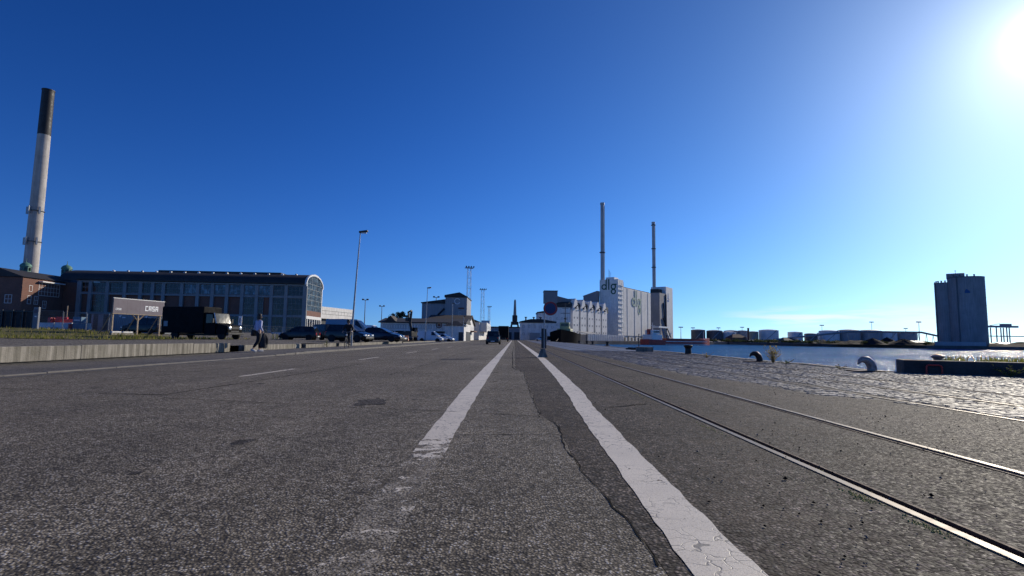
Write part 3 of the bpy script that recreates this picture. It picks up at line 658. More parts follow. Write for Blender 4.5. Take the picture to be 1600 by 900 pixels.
# white office block beyond the gable
pa, pb = W(504, 500, 186), W(553, 500, 208)
d_ = pb-pa; of = thing('white_office_block', 'white two-band office block behind the arched gable', 'building', (pa.x, pa.y, 0), math.atan2(d_.y, d_.x)); LB = d_.xy.length; hb = W(504, 479, 186).z
m = MB(); m.box(-6, LB, 0, 14, hb*.62, hb); m.build('upper_storey', 'white_render', of)
m = MB(); m.box(-6, LB-.5, 1.2, 14, 0, hb*.62-.05); m.build('lower_storey', 'dark_metal', of)
window(of, -5, LB-.8, hb*.76, hb*.88, 0, 12, 1, 'dark_metal', 'blue_glass', .1); window(of, -5, LB-1.2, hb*.18, hb*.55, 1.2, 10, 1, 'dark_metal', 'window_glass', .12)
m = MB(); m.box(-4, 3, 3, 10, hb+.02, hb+1.3); m.build('roof_plant', 'dark_metal', of)

# ------------------------------------------------------------------ middle: warehouse, silo block, gables, gatehouse
Yw = 138.0
xa, xb = W(594, 520, Yw).x, W(728, 520, Yw).x
wh = thing('harbour_warehouse', 'long low white warehouse with a strip of windows and dark roof', 'building', (xa, Yw, 0)); LW = xb-xa; hw_ = W(660, 505, Yw).z
m = MB(); m.box(0, LW, 0, 14, 2.35, hw_); m.build('upper_wall', 'white_render', wh)
m = MB(); m.box(.3, LW*.72, 1.3, 13.8, 0, 2.33); m.box(LW*.73, LW-.02, .02, 13.8, 0, 2.33); m.build('lower_wall', 'dark_metal', wh)
m = MB(); m.prism([(-.5, hw_+.03), (LW+.15, hw_+.03), (LW+.15, hw_+.25), (-.5, hw_+.25)], -.6, 14.3); M_ = Matrix(((0, 1, 0, 0), (1, 0, 0, 0), (0, 0, 1, 0), (0, 0, 0, 1)))
m.prism([(-.6, hw_+.26), (14.3, hw_+.26), (7, hw_+1.5)][::-1], -.5, LW+.15, M_); m.build('roof', 'roof_dark', wh)
for k in range(24): window(wh, .7+k*LW*.72/24, .7+k*LW*.72/24+LW*.022, hw_-1.5, hw_-.4, 0, 1, 1, 'dark_metal', 'window_glass', .04)
for k in range(7):
    m = MB(); x = 1.0+k*LW*.7/6; m.box(x, x+.3, .05, .35, 0, 2.33); m.build('column', 'white_paint', wh)
for k in range(6): window(wh, 1.6+k*LW*.7/6, 3.4+k*LW*.7/6, .6, 2.2, 1.3, 2, 1, 'dark_metal', 'window_glass', .08)
em = W(686, 508, Yw)-Vector((xa, 0, 0)); m = MB(); m.ring(em.x, em.z, .8, .56, -.12, -.02, 20); m.ring(em.x, em.z, .4, .0001, -.11, -.02, 16); m.build('round_emblem', 'brown_band', wh)
m = MB(); m.prism([(1.0, hw_+.2), (2.6, hw_+1.9), (4.2, hw_+.2)][::-1], -.4, 5); m.build('dormer', 'roof_brown', wh)
# tall silo block
Ys = 164.0
def px_box(name, mt, th, o, x0, x1, ytop, Y, dep, zb=0, ref=None, inset=0):
    a, b = W(x0, 520, Y).x-o[0], W(x1, 520, Y).x-o[0]; z = W((x0+x1)/2, ytop, Y).z-o[2]
    m = MB(); m.box(a, b, inset, dep, zb, z); m.build(name, mt, th); return a, b, z
o = W(658, 520, Ys); sb_ = thing('silo_block', 'tall grey-white silo block with stepped roofs behind the warehouse', 'building', (o.x, Ys, 0)); o = (o.x, Ys, 0)
a, b, z = px_box('lower_block', 'silo_grey', sb_, o, 658, 695, 474, Ys, 14)
m = MB(); m.prism([(a-.3, z+.02), (b-.02, z+.02), (b-.02, z+1.35), (a-.3, z+.3)], -.3, 14.3); m.build('lower_roof', 'roof_dark', sb_)
m = MB(); m.bar((a+1.5, -.25, z*.35), (b-.3, -.25, z*.86), .35); m.build('conveyor', 'dark_metal', sb_)
a, b, z = px_box('upper_block', 'silo_grey', sb_, o, 695.2, 729, 465, Ys, 15, inset=-.8)
m = MB(); m.prism([(a-.3, z+.02), (b+.2, z+.02), (b+.2, z+.25), ((a+b)/2+1.0, z+1.6), (a-.3, z+.7)], -1.1, 15.3); m.build('upper_roof', 'roof_dark', sb_)
c = W(715, 471, Ys)-Vector(o); m = MB(); m.ring(c.x, c.z, .95, .72, -.95, -.83, 20, R(25), R(335)); m.build('round_emblem', 'sign_white', sb_)
c = W(721, 482, Ys)-Vector(o); m = MB(); m.box(c.x-.9, c.x+.9, -.9, -.82, c.z-.25, c.z+.25); m.build('sign_board', 'brown_band', sb_)
window(sb_, W(717, 490, Ys).x-o[0], W(721, 490, Ys).x-o[0], W(718, 496, Ys).z, W(718, 487, Ys).z, -.8, 1, 2)
# gabled white house on the road with sunlit side
Yg = 146.0; xg = W(730, 520, Yg).x
gh = thing('gabled_office', 'white gabled office with brown roof, its gable sunlit, beside the road', 'building', (xg, Yg, 0))
e = W(730, 505, Yg).z; rdg = W(739, 495, Yg+12).z
m = MB(); m.prism([(0, 0), (24, 0), (24, e), (12, rdg), (0, e)][::-1], -12, 0, M_); m.build('wall', 'white_render', gh)
m = MB(); m.prism([(-.8, e-.35), (12, rdg+.05), (24.8, e-.35), (24.8, e-.05), (12, rdg+.4), (-.8, e-.05)][::-1], -12, .5, M_); m.build('roof', 'roof_brown', gh)
MS = Matrix.Rotation(R(90), 4, 'Z')
for u in (3, 7, 11, 15, 19): window(gh, u, u+1.3, 2.9, 4.1, 0, 2, 2, 'white_paint', 'window_glass', .1, .1, MS)
for u in (3, 20): window(gh, u, u+2.4, .8, 2.3, 0, 2, 1, 'white_paint', 'window_glass', .1, .1, MS)
m = MB(); m.box(.02, 1.5, 6, 17, 2.45, 2.8); m.build('canopy', 'brown_band', gh)
m = MB(); m.box(-.1, .12, 9, 10.4, .02, 2.2); m.build('door', 'door_dark', gh)
Yh = 186.0; xh = xg+.6
g2 = thing('long_shed', 'long white shed with dark pitched roof beyond the gabled office', 'building', (xh, Yh, 0)); ln = 66
m = MB(); m.box(-16, 0, 0, ln, 0, 6.3); m.build('wall', 'white_render', g2)
m = MB(); m.prism([(-16.5, 6.32), (.4, 6.32), (-8, 9.6)][::-1], -.5, ln+.3); m.build('roof', 'roof_dark', g2)
m = MB(); m.box(.02, 2.6, 2, 34, 3.0, 6.2); m.build('projecting_bay', 'white_paint', g2)
for k in range(6): window(g2, 3.5+k*5, 6.5+k*5, 3.9, 5.2, -2.6, 2, 1, 'white_paint', 'window_glass', .1, .1, MS)
m = MB(); m.box(-3, .9, ln-5, ln, 0, 8.8); m.build('end_tower', 'white_paint', g2)
# gatehouse
Yk = 116.0; xk0, xk1 = W(695, 520, Yk).x, W(725, 520, Yk).x
gk = thing('gatehouse', 'small gatehouse with dark hipped roof in front of the warehouse', 'building', (xk0, Yk, 0)); lk = xk1-xk0; hk = W(710, 509, Yk).z
m = MB(); m.box(0, lk, 0, 4.5, 0, hk); m.build('wall', 'white_render', gk)
m = MB(); m.add([(-.4, -.4, hk+.02), (lk+.4, -.4, hk+.02), (lk+.4, 4.9, hk+.02), (-.4, 4.9, hk+.02), (lk*.4, 2.2, hk+1.1), (lk*.6, 2.2, hk+1.1)], [(3, 2, 1, 0), (0, 1, 5, 4), (1, 2, 5), (2, 3, 4, 5), (3, 0, 4)]); m.build('roof', 'roof_dark', gk)
for u in (.12, .42, .74): window(gk, lk*u, lk*u+.6, hk-1.0, hk-.45, 0, 1, 1, 'white_paint', 'window_glass', .06)
window(gk, lk*.38, lk*.62, .9, 1.9, 0, 2, 1, 'white_paint', 'window_glass', .06)
m = MB(); m.box(lk*.72, lk*.95, -.04, .1, .02, 2.0); m.build('door', 'door_dark', gk)

# far end of the road
fe = W(757, 520, 335); th = thing('quay_shed', 'low grey shed closing the far end of the road', 'building', (fe.x, 335, 0)); x1 = W(832, 520, 335).x-fe.x; h_ = W(800, 512, 335).z
m = MB(); m.box(0, x1, 0, 20, 0, h_); m.build('wall', 'silo_grey', th); m = MB(); m.box(-.4, x1+.4, -.5, 20.5, h_+.02, h_+.6); m.build('roof', 'roof_dark', th)
for u in (.3, .62): m = MB(); m.box(x1*u, x1*u+8, -.15, .05, .02, h_*.62); m.build('shutter_door', 'door_dark', th)
# masts and lamps
def street_lamp(label, px, py, z, height, lean=0):
    p = G(px, py, z); th = thing('street_lamp', label, 'street lamp', (p.x, p.y, z), 0, 'street lamps along the left pavement')
    m = MB(); m.tube([(0, 0, -.1), (0, 0, 1.3), (lean*.5, 0, height*.6), (lean, 0, height)], [.085, .08, .06, .04], 12); m.build('pole', 'galvanised', th, smooth=True)
    m = MB(); m.bbox(lean-.1, lean+.62, -.13, .13, height-.06, height+.1, .04, Matrix.Translation((lean, 0, height)) @ Matrix.Rotation(R(-8), 4, 'Y') @ Matrix.Translation((-lean, 0, -height))); h = m.build('lamp_head', 'dark_metal', th)
    m = MB(); m.box(lean+.1, lean+.5, -.09, .09, height-.085, height-.03); m.build('lamp_glass', 'white_paint', h); return p
street_lamp('tall grey street lamp just beside the cyclist', 549, 540, .11, 9.2, .35)
street_lamp('slim street lamp standing at the white panel van', 664, 533.6, .1, 9.0, .2)
def pole(label, px, Y, ytop, r=.05):
    p = W(px, 525, Y); zt = W(px, ytop, Y).z; th = thing('street_lamp', label, 'street lamp', (p.x, Y, 0), 0, 'street lamps along the left pavement')
    m = MB(); m.tube([(0, 0, 0), (0, 0, zt)], [r*1.4, r], 8); m.build('pole', 'galvanised', th); m = MB(); m.bbox(-.08, .5, -.1, .1, zt-.05, zt+.08, .03); m.build('lamp_head', 'dark_metal', th)
pole('thin distant lamp pole in front of the gatehouse', 706, 112, 474); pole('thin short lamp pole at the right corner of the gatehouse', 724, 113, 494)
def lattice_mast(name, label, px, Y, ytop, w0, w1, heads=4, group='tall floodlight masts'):
    p = W(px, 528, Y); zt = W(px, ytop, Y).z; th = thing(name, label, 'light mast', (p.x, Y, 0), R(20), group); m = MB(); n = max(5, int(zt/4))
    q = [(-1, -1), (1, -1), (1, 1), (-1, 1)]
    for sx, sy in q: m.bar((sx*w0/2, sy*w0/2, 0), (sx*w1/2, sy*w1/2, zt), .09)
    for i in range(n):
        za, zb_ = zt*i/n, zt*(i+1)/n; wa, wb = (w0+(w1-w0)*za/zt)/2, (w0+(w1-w0)*zb_/zt)/2
        for k in range(4):
            s0, s1 = q[k], q[(k+1) % 4]; m.bar((s0[0]*wa, s0[1]*wa, za), (s1[0]*wb, s1[1]*wb, zb_), .05); m.bar((s0[0]*wa, s0[1]*wa, za), (s1[0]*wa, s1[1]*wa, za), .05)
    m.build('lattice_shaft', 'mast_steel', th); m = MB(); m.box(-w1*1.3, w1*1.3, -w1*.8, w1*.8, zt, zt+.2); m.build('platform', 'mast_steel', th)
    for k in range(heads): m = MB(); x = -w1*1.2+2.4*w1*k/(heads-1); m.bbox(x-.28, x+.28, -w1*.8-.3, -w1*.8+.1, zt+.25, zt+.8, .06); m.build('floodlight', 'dark_metal', th)
lattice_mast('light_mast', 'tallest lattice floodlight mast rising behind the silo block', 731, 232, 419, 1.9, 1.4)
lattice_mast('light_mast', 'lattice floodlight mast right of the tallest one, above the long shed', 753, 330, 453, 2.6, 1.5)
lattice_mast('light_mast', 'smallest lattice mast, the one nearest the harbour crane', 763.5, 400, 480, 1.8, 1.1)
def twin_mast(label, px, Y, ytop):
    p = W(px, 528, Y); zt = W(px, ytop, Y).z; th = thing('twin_head_mast', label, 'light mast', (p.x, Y, 0), 0, 'twin-headed lamp masts')
    m = MB(); m.tube([(0, 0, 0), (0, 0, zt)], [.3, .16], 8); m.build('pole', 'mast_steel', th)
    for s in (-1, 1): m = MB(); m.bbox(s*1.1-.5, s*1.1+.5, -.4, .4, zt, zt+.7, .1); m.bar((0, 0, zt), (s*1.1, 0, zt+.2), .2); m.build('lamp_head', 'dark_metal', th)
twin_mast('twin-headed lamp mast right beside the big street lamp', 568.5, 260, 469); twin_mast('twin-headed lamp mast above the warehouse dormer', 595, 300, 479); twin_mast('twin-headed lamp mast peeking over the silo block', 680, 262, 465)

# ------------------------------------------------------------------ grain works across the basin
mat('steel_chimney', (.42, .43, .45), .5, .1, var=.2, vs=.2, streak=.25); mat('dark_glazing', (.03, .035, .04), .4)
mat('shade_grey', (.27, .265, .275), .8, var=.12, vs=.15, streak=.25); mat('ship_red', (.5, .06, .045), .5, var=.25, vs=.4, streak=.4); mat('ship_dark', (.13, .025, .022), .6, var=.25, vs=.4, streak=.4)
mat('hull_black', (.01, .01, .011), .9, var=.3, vs=1, spec=.02); mat('tug_cream', (.42, .41, .2), .5, var=.2, vs=1); mat('blue_mark', (.04, .14, .38), .5); mat('red_mark', (.5, .08, .05), .5)
PA = R(56.0); PO = Vector((31.5, 290, 0))
def lf(px, O=PO, A=PA, yy=0):
    """photo column -> local x on a wall line of a building at O turned by A"""
    d = ray(px, 500); k = d.x/d.y; ca, sa = math.cos(A), math.sin(A); ox, oy = O.x-sa*yy, O.y+ca*yy
    return (k*oy-ox)/(ca-k*sa)
def xf(m, M): m.v = [tuple(M @ Vector(p)) for p in m.v]; return m
def logo_on(parent, x, z, s, mt, M):
    b = .155*s; r = .36*s
    m = MB(); m.ring(x+r, z+r, r, r-b, -.14, .0, 28); m.box(x+2*r-b, x+2*r, -.144, .0, z, z+1.30*s); xf(m, M).build('logo_letter', mt, parent)
    m = MB(); m.box(x+2*r+.19*s, x+2*r+.19*s+b, -.14, 0, z, z+1.30*s); xf(m, M).build('logo_letter', mt, parent)
    g = x+2*r+.19*s+b+.17*s+r
    m = MB(); m.ring(g, z+r, r, r-b, -.14, 0, 28); m.ring(g, z-r+b*.7, r*.95, r*.95-b, -.146, -.002, 28); m.box(g+r*.2, g+r+.06*s, -.148, -.003, z+2*r-b*1.1, z+2*r-b*.1); xf(m, M).build('logo_letter', mt, parent)
row = thing('gabled_granary', 'white granary with five curved gables below the grain tower', 'building', PO, PA)
bw = 9.55
for k in range(5):
    x0, x1 = k*bw+1.15, (k+1)*bw-1.15; c = (x0+x1)/2
    prof = [(x0, 0), (x1, 0), (x1, 17.2), (c+2.6, 19.0), (c+1.75, 21.0), (c+1.2, 22.5), (c, 23.2), (c-1.2, 22.5), (c-1.75, 21.0), (c-2.6, 19.0), (x0, 17.2)]
    m = MB(); m.prism(prof, 0, 12); g = m.build('gable_bay', 'white_render', row)
    for i, (u, z) in enumerate(((-2.2, 4), (1.4, 4), (-2.2, 8), (1.4, 8), (-2.2, 12), (1.4, 12), (0, 16))):
        m = MB(); m.box(c+u, c+u+.8, -.06, .02, z, z+1.0); m.build('window', 'dark_glazing', g)
    m = MB(); m.bar((c-.6, -.1, 18.2), (c-.6, -1.6, 19.6), .35); m.box(c-1.0, c+.3, -.9, -.02, 17.6, 18.2); m.build('hoist', 'dark_metal', g)
m = MB(); m.box(.3, 5*bw, 8, 13, 0, 16.6); m.build('recessed_wall', 'shade_grey', row)  # grey darker than the gables, so the colour deepens the shade between them
for k in range(6): m = MB(); c = k*bw+.2; m.prism([(c-1.9, 16.9), (c+2.2, 16.9), (c+2.2, 20.3), (c+.1, 21.2), (c-1.9, 20.3)], .9 if 0 < k else 1.0, 12.5); m.build('roof_house', 'roof_dark', row)
tw = thing('grain_tower', 'tall white grain tower carrying the dark green logo', 'building', PO, PA); TX0, TX1, TH = lf(966), lf(974), 40.0
m = MB(); m.box(TX0, TX1, 0, 13, 0, TH); m.build('shaft', 'white_render', tw)
MT = Matrix.Translation((TX0, 13, 0)) @ Matrix.Rotation(R(-90), 4, 'Z')
logo_on(tw, 1.3, TH-6.7, 5.3, 'green_logo', MT)
for z in range(3, 38, 3):
    m = MB(); m.box(TX0+.8, TX1-.6, -.7, -.02, z, z+.25); m.box(TX0+.8, TX0+1.0, -.7, -.5, z+.25, z+2.98); m.box(TX1-.8, TX1-.6, -.7, -.5, z+.25, z+2.98); m.build('stair_landing', 'white_paint', tw)
m = MB(); m.box(TX0+1, TX1-1, 3, 9, TH+.02, TH+1.6); m.build('roof_plant', 'white_paint', tw)
for u in (2.0, 3.4, 4.4): m = MB(); m.tube([(TX0+u, 4+u, TH), (TX0+u, 4+u, TH+3+u)], .09, 5); m.build('aerial', 'dark_metal', tw)
an = thing('tower_annex', 'grey annex with sloping roof left of the grain tower', 'building', PO, PA)
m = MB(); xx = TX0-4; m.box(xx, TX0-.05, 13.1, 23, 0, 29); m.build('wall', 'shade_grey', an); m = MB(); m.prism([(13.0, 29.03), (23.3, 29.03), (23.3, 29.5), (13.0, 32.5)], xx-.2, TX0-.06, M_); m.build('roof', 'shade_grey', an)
bat = thing('silo_battery', 'pale concrete silo battery with large faded green logo', 'building', PO, PA); BX0, BX1, BH = TX1+.1, lf(1017), 35.3
n = 8; w = (BX1-BX0)/n
for k in range(n):
    m = MB(); m.bbox(BX0+k*w+.08, BX0+(k+1)*w-.08, -.1 if k % 2 else .12, 16, 3.2, BH, .35); m.build('silo_cell', 'cream_render', bat)
    m = MB(); m.box(BX0+k*w+.5, BX0+(k+1)*w-.5, 1, 12, BH+.02, BH+.7); m.build('roof_hatch', 'roof_dark', bat)
m = MB(); m.box(BX0, BX1, .5, 15.6, 0, 3.18); m.build('base_storey', 'cream_render', bat)
for k in range(6): m = MB(); x = BX0+2+k*6.2; m.box(x, x+2.6, .3, .6, .05, 2.4+(k % 2)*.5); m.build('door', 'door_dark', bat)
ML = Matrix.Translation((0, -.12, 0)); logo_on(bat, lf(987.5), W(997, 476, 345).z, 8.6, 'green_logo_faded', ML)
m = MB(); m.box(BX0+2, BX0+15, 9, 15.5, BH, BH+4.3); hd = m.build('head_house', 'shade_grey', bat); m = MB(); m.prism([(BX0+16, BH), (BX0+22, BH), (BX0+19, BH+4.6)], 8, 12); m.build('head_gable', 'white_render', bat)
mid = thing('silo_tower_block', 'shaded grey silo block between battery and right-hand chimney', 'building', PO, PA)
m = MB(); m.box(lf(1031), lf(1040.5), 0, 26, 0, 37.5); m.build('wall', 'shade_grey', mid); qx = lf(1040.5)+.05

for a_, b_ in (((qx-7, -.4, 30), (qx-1, -.6, 4)), ((qx-9, -.5, 18), (qx+7, -1.6, 3)), ((qx-.6, -.5, 37), (qx-.6, -.5, 2))): m = MB(); m.bar(a_, b_, .6); m.build('discharge_pipe', 'dark_metal', mid)
t2 = thing('elevator_tower', 'narrow white elevator tower with blue mark, far right of the grain works', 'building', PO, PA)
m = MB(); m.box(qx, lf(1051), -.3, 12, 0, 43.5); m.build('shaft', 'white_render', t2); m = MB(); m.box(qx-7, qx-.05, 3, 10, 37.6, 41.2); m.build('bridge', 'roof_dark', t2)
m = MB(); m.box(qx+3.2, qx+7.2, -.44, -.28, 31.5, 33); m.build('mark', 'blue_mark', t2); m = MB(); m.prism([(qx+4.2, 34), (qx+6.6, 34), (qx+5.4, 38.5)], -.44, -.28); m.build('mark', 'blue_mark', t2); m = MB(); m.box(qx+6, qx+7, -.45, -.28, 33.2, 34.3); m.build('mark', 'red_mark', t2)
def stack(name, label, px, ytop, Y, r, rings):
    p = W(px, 500, Y); zt = W(px, ytop, Y).z; th = thing(name, label, 'chimney', (p.x, Y, 0), 0, None)
    m = MB(); m.lathe([(r*1.1, 0), (r, zt*.5), (r*.95, zt-1.5), (r*1.15, zt-1.4), (r*1.15, zt), (r*.7, zt)], 20); m.build('shaft', 'steel_chimney', th, smooth=True)
    for q in rings: m = MB(); z = W(px, q, Y).z; m.lathe([(r, z-.3), (r*1.55, z-.1), (r*1.55, z+.4), (r*1.0, z+.42)], 16); m.build('platform_ring', 'dark_metal', th)
    m = MB(); m.box(r*.98, r*1.18, -.2, .2, 2, zt-2); m.build('ladder', 'galvanised', th)
stack('steel_chimney', 'taller slim grey chimney directly behind the logo tower', 941.5, 317, 352, 1.28, (395,)); stack('steel_chimney', 'shorter slim grey chimney with three rings right of the silo battery', 1022.5, 347, 480, 1.4, (352, 389, 418))
# conveyor house and older mills left of the gables
cv = thing('conveyor_house', 'grey conveyor head house with sloping gallery above the old mill', 'building', (W(850, 500, 292).x, 292, 0)); ox = cv.location.x
a, b = 0, W(871, 500, 292).x-ox; z0, z1 = W(860, 473, 292).z, W(860, 455, 292).z
m = MB(); m.box(a, b, 0, 9, z0, z1); m.build('head_house', 'shade_grey', cv); m = MB(); m.box(a-.2, b+.2, -.2, 9.2, z1+.02, z1+.4); m.build('roof', 'roof_dark', cv)
m = MB(); c0, c1 = W(871, 462, 292), W(894, 468, 292); m.add([(b, 2, z0+.5), (c1.x-ox, 2, z0-1.2), (c1.x-ox, 2, c1.z), (b, 2, c0.z), (b, 6, z0+.5), (c1.x-ox, 6, z0-1.2), (c1.x-ox, 6, c1.z), (b, 6, c0.z)], [(0, 1, 2, 3), (7, 6, 5, 4), (3, 2, 6, 7), (1, 0, 4, 5)]); m.build('gallery', 'shade_grey', cv)
m = MB(); m.box(a+.5, a+1.5, 1, 2, 0, z0); m.box(b-1.5, b-.5, 1, 2, 0, z0); m.box(a+.5, b-.5, 4, 6, 0, z0); m.build('support', 'shade_grey', cv)
ml = thing('old_mill', 'white old mill with stepped dark roofs behind the tugboat', 'building', (W(840, 500, 266).x, 266, 0)); ox = ml.location.x
for i, (p0, p1, yt, dep) in enumerate(((840, 866, 489, 0), (866, 892, 480, 1.2))):
    a, b, z = W(p0, 500, 266).x-ox, W(p1, 500, 266).x-ox-.05, W(p0, yt, 266).z
    m = MB(); m.box(a, b, dep, 18, 0, z); m.build('wall', 'white_render', ml); m = MB(); m.prism([(a-.3, z+.03), (b, z+.03), (b, z+1.9), (a-.3, z+.5)], dep-.4, 18.2); m.build('roof', 'roof_dark', ml)
    for j in range(3):
        for q in range(3): window(ml, a+1.2+j*2.4, a+2.0+j*2.4, 4+q*3.2, 5.1+q*3.2, dep, 1, 1, 'dark_metal', 'window_glass', .08)
lw = thing('low_mill', 'low white mill with flat dark roof beside the no-stopping sign', 'building', (W(813, 500, 230).x, 230, 0)); ox = lw.location.x
b, z = W(868, 500, 230).x-ox, W(813, 504, 230).z
m = MB(); m.box(0, b, 0, 16, 0, z); m.build('wall', 'white_render', lw); m = MB(); m.prism([(-.4, z+.03), (b+.4, z+.03), (b+.4, z+.6), (b*.6, z+1.6), (b*.3, z+1.6), (-.4, z+.5)], -.5, 16.4); m.build('roof', 'roof_dark', lw)
for j in range(6):
    for q in (2.2, 5.3): window(lw, 1+j*2.5, 1.8+j*2.5, q, q+1, 0, 1, 1, 'dark_metal', 'window_glass', .08)
for u in (2.5, 6, 9): m = MB(); m.lathe([(.3, 0), (.3, 1.1), (.6, 1.2), (.6, 1.5)], 8, (u, 5, z+1.2)); m.build('roof_cowl', 'dark_metal', lw)
m = MB(); m.box(4, 8.5, -2.2, -.05, 0, 3.2); m.build('porch', 'grey_render', lw)
# row of white fender posts / arcade below the granary
ar = thing('quay_arcade', 'low arcade of white columns with grey lean-to roof on the granary quay', 'building', PO, PA)
m = MB(); m.box(-4, 44, -10.5, -6, 0, 3.3); m.build('back_wall', 'shade_grey', ar); m = MB(); m.prism([(-12.0, 3.7), (-12.0, 3.45), (-6, 4.6), (-6, 4.85)], -5, 9, M_); m.build('lean_to_roof', 'silo_grey', ar)
for k in range(20): m = MB(); m.lathe([(.62, 0), (.62, 3.4)], 10, (-3+k*2.4, -11.6, 0)); m.build('column', 'white_paint', ar, smooth=True)

# harbour crane far down the quay
p = W(804, 528, 430); hc = thing('harbour_crane', 'dark harbour crane with raised jib at the road end', 'crane', (p.x, 430, 0)); s = 430/828
m = MB()
for sx in (-1, 1):
    for sy in (-1, 1): m.bar((sx*8*s, sy*6*s, 0), (sx*5*s, sy*4*s, 22*s), 2.0*s)
m.build('portal_leg', 'dark_metal', hc); m = MB(); m.bbox(-6*s, 6*s, -5*s, 5*s, 22*s, 27*s, .4); m.build('portal', 'dark_metal', hc); m = MB(); m.bbox(-4*s, 4*s, -4*s, 4*s, 27*s, 37*s, .5); m.build('machine_house', 'dark_metal', hc)
m = MB(); m.bar((-1.8*s, 0, 36*s), (-.8*s, 0, 60*s), 1.0*s); m.bar((1.8*s, 0, 36*s), (.8*s, 0, 60*s), 1.0*s); m.bar((0, -1.5*s, 37*s), (0, -1*s, 60*s), 1.4*s)
for k in range(6): z = 38+k*3.6; m.bar((-1.7*s+k*.15*s, 0, z*s), (1.6*s-k*.15*s, 0, (z+3.4)*s), .6*s)
m.build('jib', 'mast_steel', hc); m = MB(); m.bbox(-1.1*s, 1.1*s, -1*s, 1*s, 59.5*s, 61.5*s, .2); m.build('jib_head', 'dark_metal', hc)

# ------------------------------------------------------------------ boats
def hull(mb, L_, B, zt, zb, bow=.28, flare=.1, sheer=.8, n=14):
    st = []
    for i in range(n+1):
        u = i/n; w = B/2*(1 if u < 1-bow else max(.02, math.cos((u-(1-bow))/bow*math.pi/2)**.8)); w *= min(1, .82+u*2.0)
        dz = sheer*max(0, (u-.55)/.45)**2+.25*sheer*max(0, (.3-u)/.3)**2
        st.append((u*L_-L_/2+(.05*L_ if u == 1 else 0), w, zt+dz))
    vs = []; fs = []
    for x, w, z in st: vs += [(x, -w, z), (x, -w*(1-flare), zb), (x, w*(1-flare), zb), (x, w, z)]
    for i in range(n):
        a = 4*i; b = a+4
        for k in range(3): fs.append((a+k, b+k, b+k+1, a+k+1))
        fs.append((a+3, b+3, b, a))
    fs += [(0, 1, 2, 3), (4*n+3, 4*n+2, 4*n+1, 4*n)]; mb.add(vs, fs)
tg = thing('tugboat', 'black-hulled tugboat with cream wheelhouse moored behind the sign', 'boat', (16.6, 172, -1.9), R(-101))
m = MB(); hull(m, 27, 8.6, 4.3, -.6, sheer=1.3); m.build('hull', 'hull_black', tg, smooth=True)
m = MB(); m.bbox(-4, 5.2, -2.1, 2.1, 4.2, 6.0, .25); dk = m.build('deckhouse', 'tug_cream', tg)
m = MB(); m.bbox(-1.2, 2.8, -1.5, 1.5, 6.02, 8.0, .25); br_ = m.build('wheelhouse', 'tug_cream', tg)
for s_ in (-1, 1):
    m = MB(); m.box(-.9, 2.4, s_*1.52-.03, s_*1.52+.03, 6.8, 7.6); m.build('wheelhouse_window', 'car_glass', br_)
m = MB(); m.box(-1.24, -1.2, -1.2, 1.2, 6.8, 7.6); m.build('wheelhouse_window', 'car_glass', br_); m = MB(); m.box(2.8, 2.84, -1.2, 1.2, 6.8, 7.6); m.build('wheelhouse_window', 'car_glass', br_)
m = MB(); m.lathe([(.55, 6.0), (.5, 8.2)], 12, (-2.8, 0, 0)); m.build('funnel', 'hull_black', tg, smooth=True)
m = MB(); m.tube([(.3, 0, 7.7), (.3, 0, 14.2)], [.2, .08], 8); m.bar((.3, -1.5, 11), (.3, 1.5, 11), .14); m.bar((.3, -1, 12.6), (.3, 1, 12.6), .1); m.bbox(-.1, .7, -.4, .4, 9, 9.5, .1); m.build('mast', 'dark_metal', tg)
for k in range(9): m = MB(); x = -10+k*2.4; m.tube([(x, -4.42, 3.5), (x, -4.42, 2.3)], .38, 8); m.build('tyre_fender', 'iron_black', tg)
ml_ = MB(); a, b = Vector((11.7, 148, .3)), Vector((13.6, 160.5, 1.6)); ml_.tube([a.lerp(b, i/8)+Vector((0, 0, -.5*math.sin(math.pi*i/8))) for i in range(9)], .05, 5); tag(ml_.build('mooring_rope', 'timber', None), 'mooring rope running from the quay to the tugboat', 'rope')
shp = thing('coaster_ship', 'long low red cargo ship moored at the grain quay', 'ship', (96, 313, -1.9), R(37)); shp.scale = (.8, .8, .9)
m = MB(); hull(m, 74, 10, 3.0, -1, bow=.18, sheer=1.8); m.build('hull', 'ship_red', shp, smooth=True)
m = MB(); m.box(-20, 30, -5.06, -4.98, 2.1, 2.5); m.build('white_stripe', 'white_paint', shp); m = MB(); m.box(-20, 30, -4.85, -4.72, .35, .7); m.build('white_stripe', 'white_paint', shp)
m = MB(); m.box(-17, 27, -3.9, 3.9, 3.0, 4.2); m.build('hatch_coaming', 'ship_dark', shp)
m = MB(); m.bbox(-34, -23, -4.3, 4.3, 3.0, 6.4, .3); m.build('deckhouse', 'white_paint', shp); m = MB(); m.bbox(-32, -25, -3.6, 3.6, 6.42, 9.2, .3); bd = m.build('bridge', 'white_paint', shp)
for k in range(5): m = MB(); m.box(-31.5+k*1.3, -30.5+k*1.3, -3.66, -3.58, 7.6, 8.6); m.build('bridge_window', 'car_glass', bd)
m = MB(); m.tube([(-28, 0, 9.2), (-28, 0, 14)], [.3, .12], 8); m.bar((-28, -2, 12), (-28, 2, 12), .2); m.build('mast', 'white_paint', shp); m = MB(); m.tube([(33, 0, 4.4), (33, 0, 9.5)], [.25, .1], 8); m.build('foremast', 'white_paint', shp)
m = MB(); m.bbox(-33, -31, -1.2, 1.2, 6.42, 9.8, .3); m.build('funnel', 'ship_red', shp)
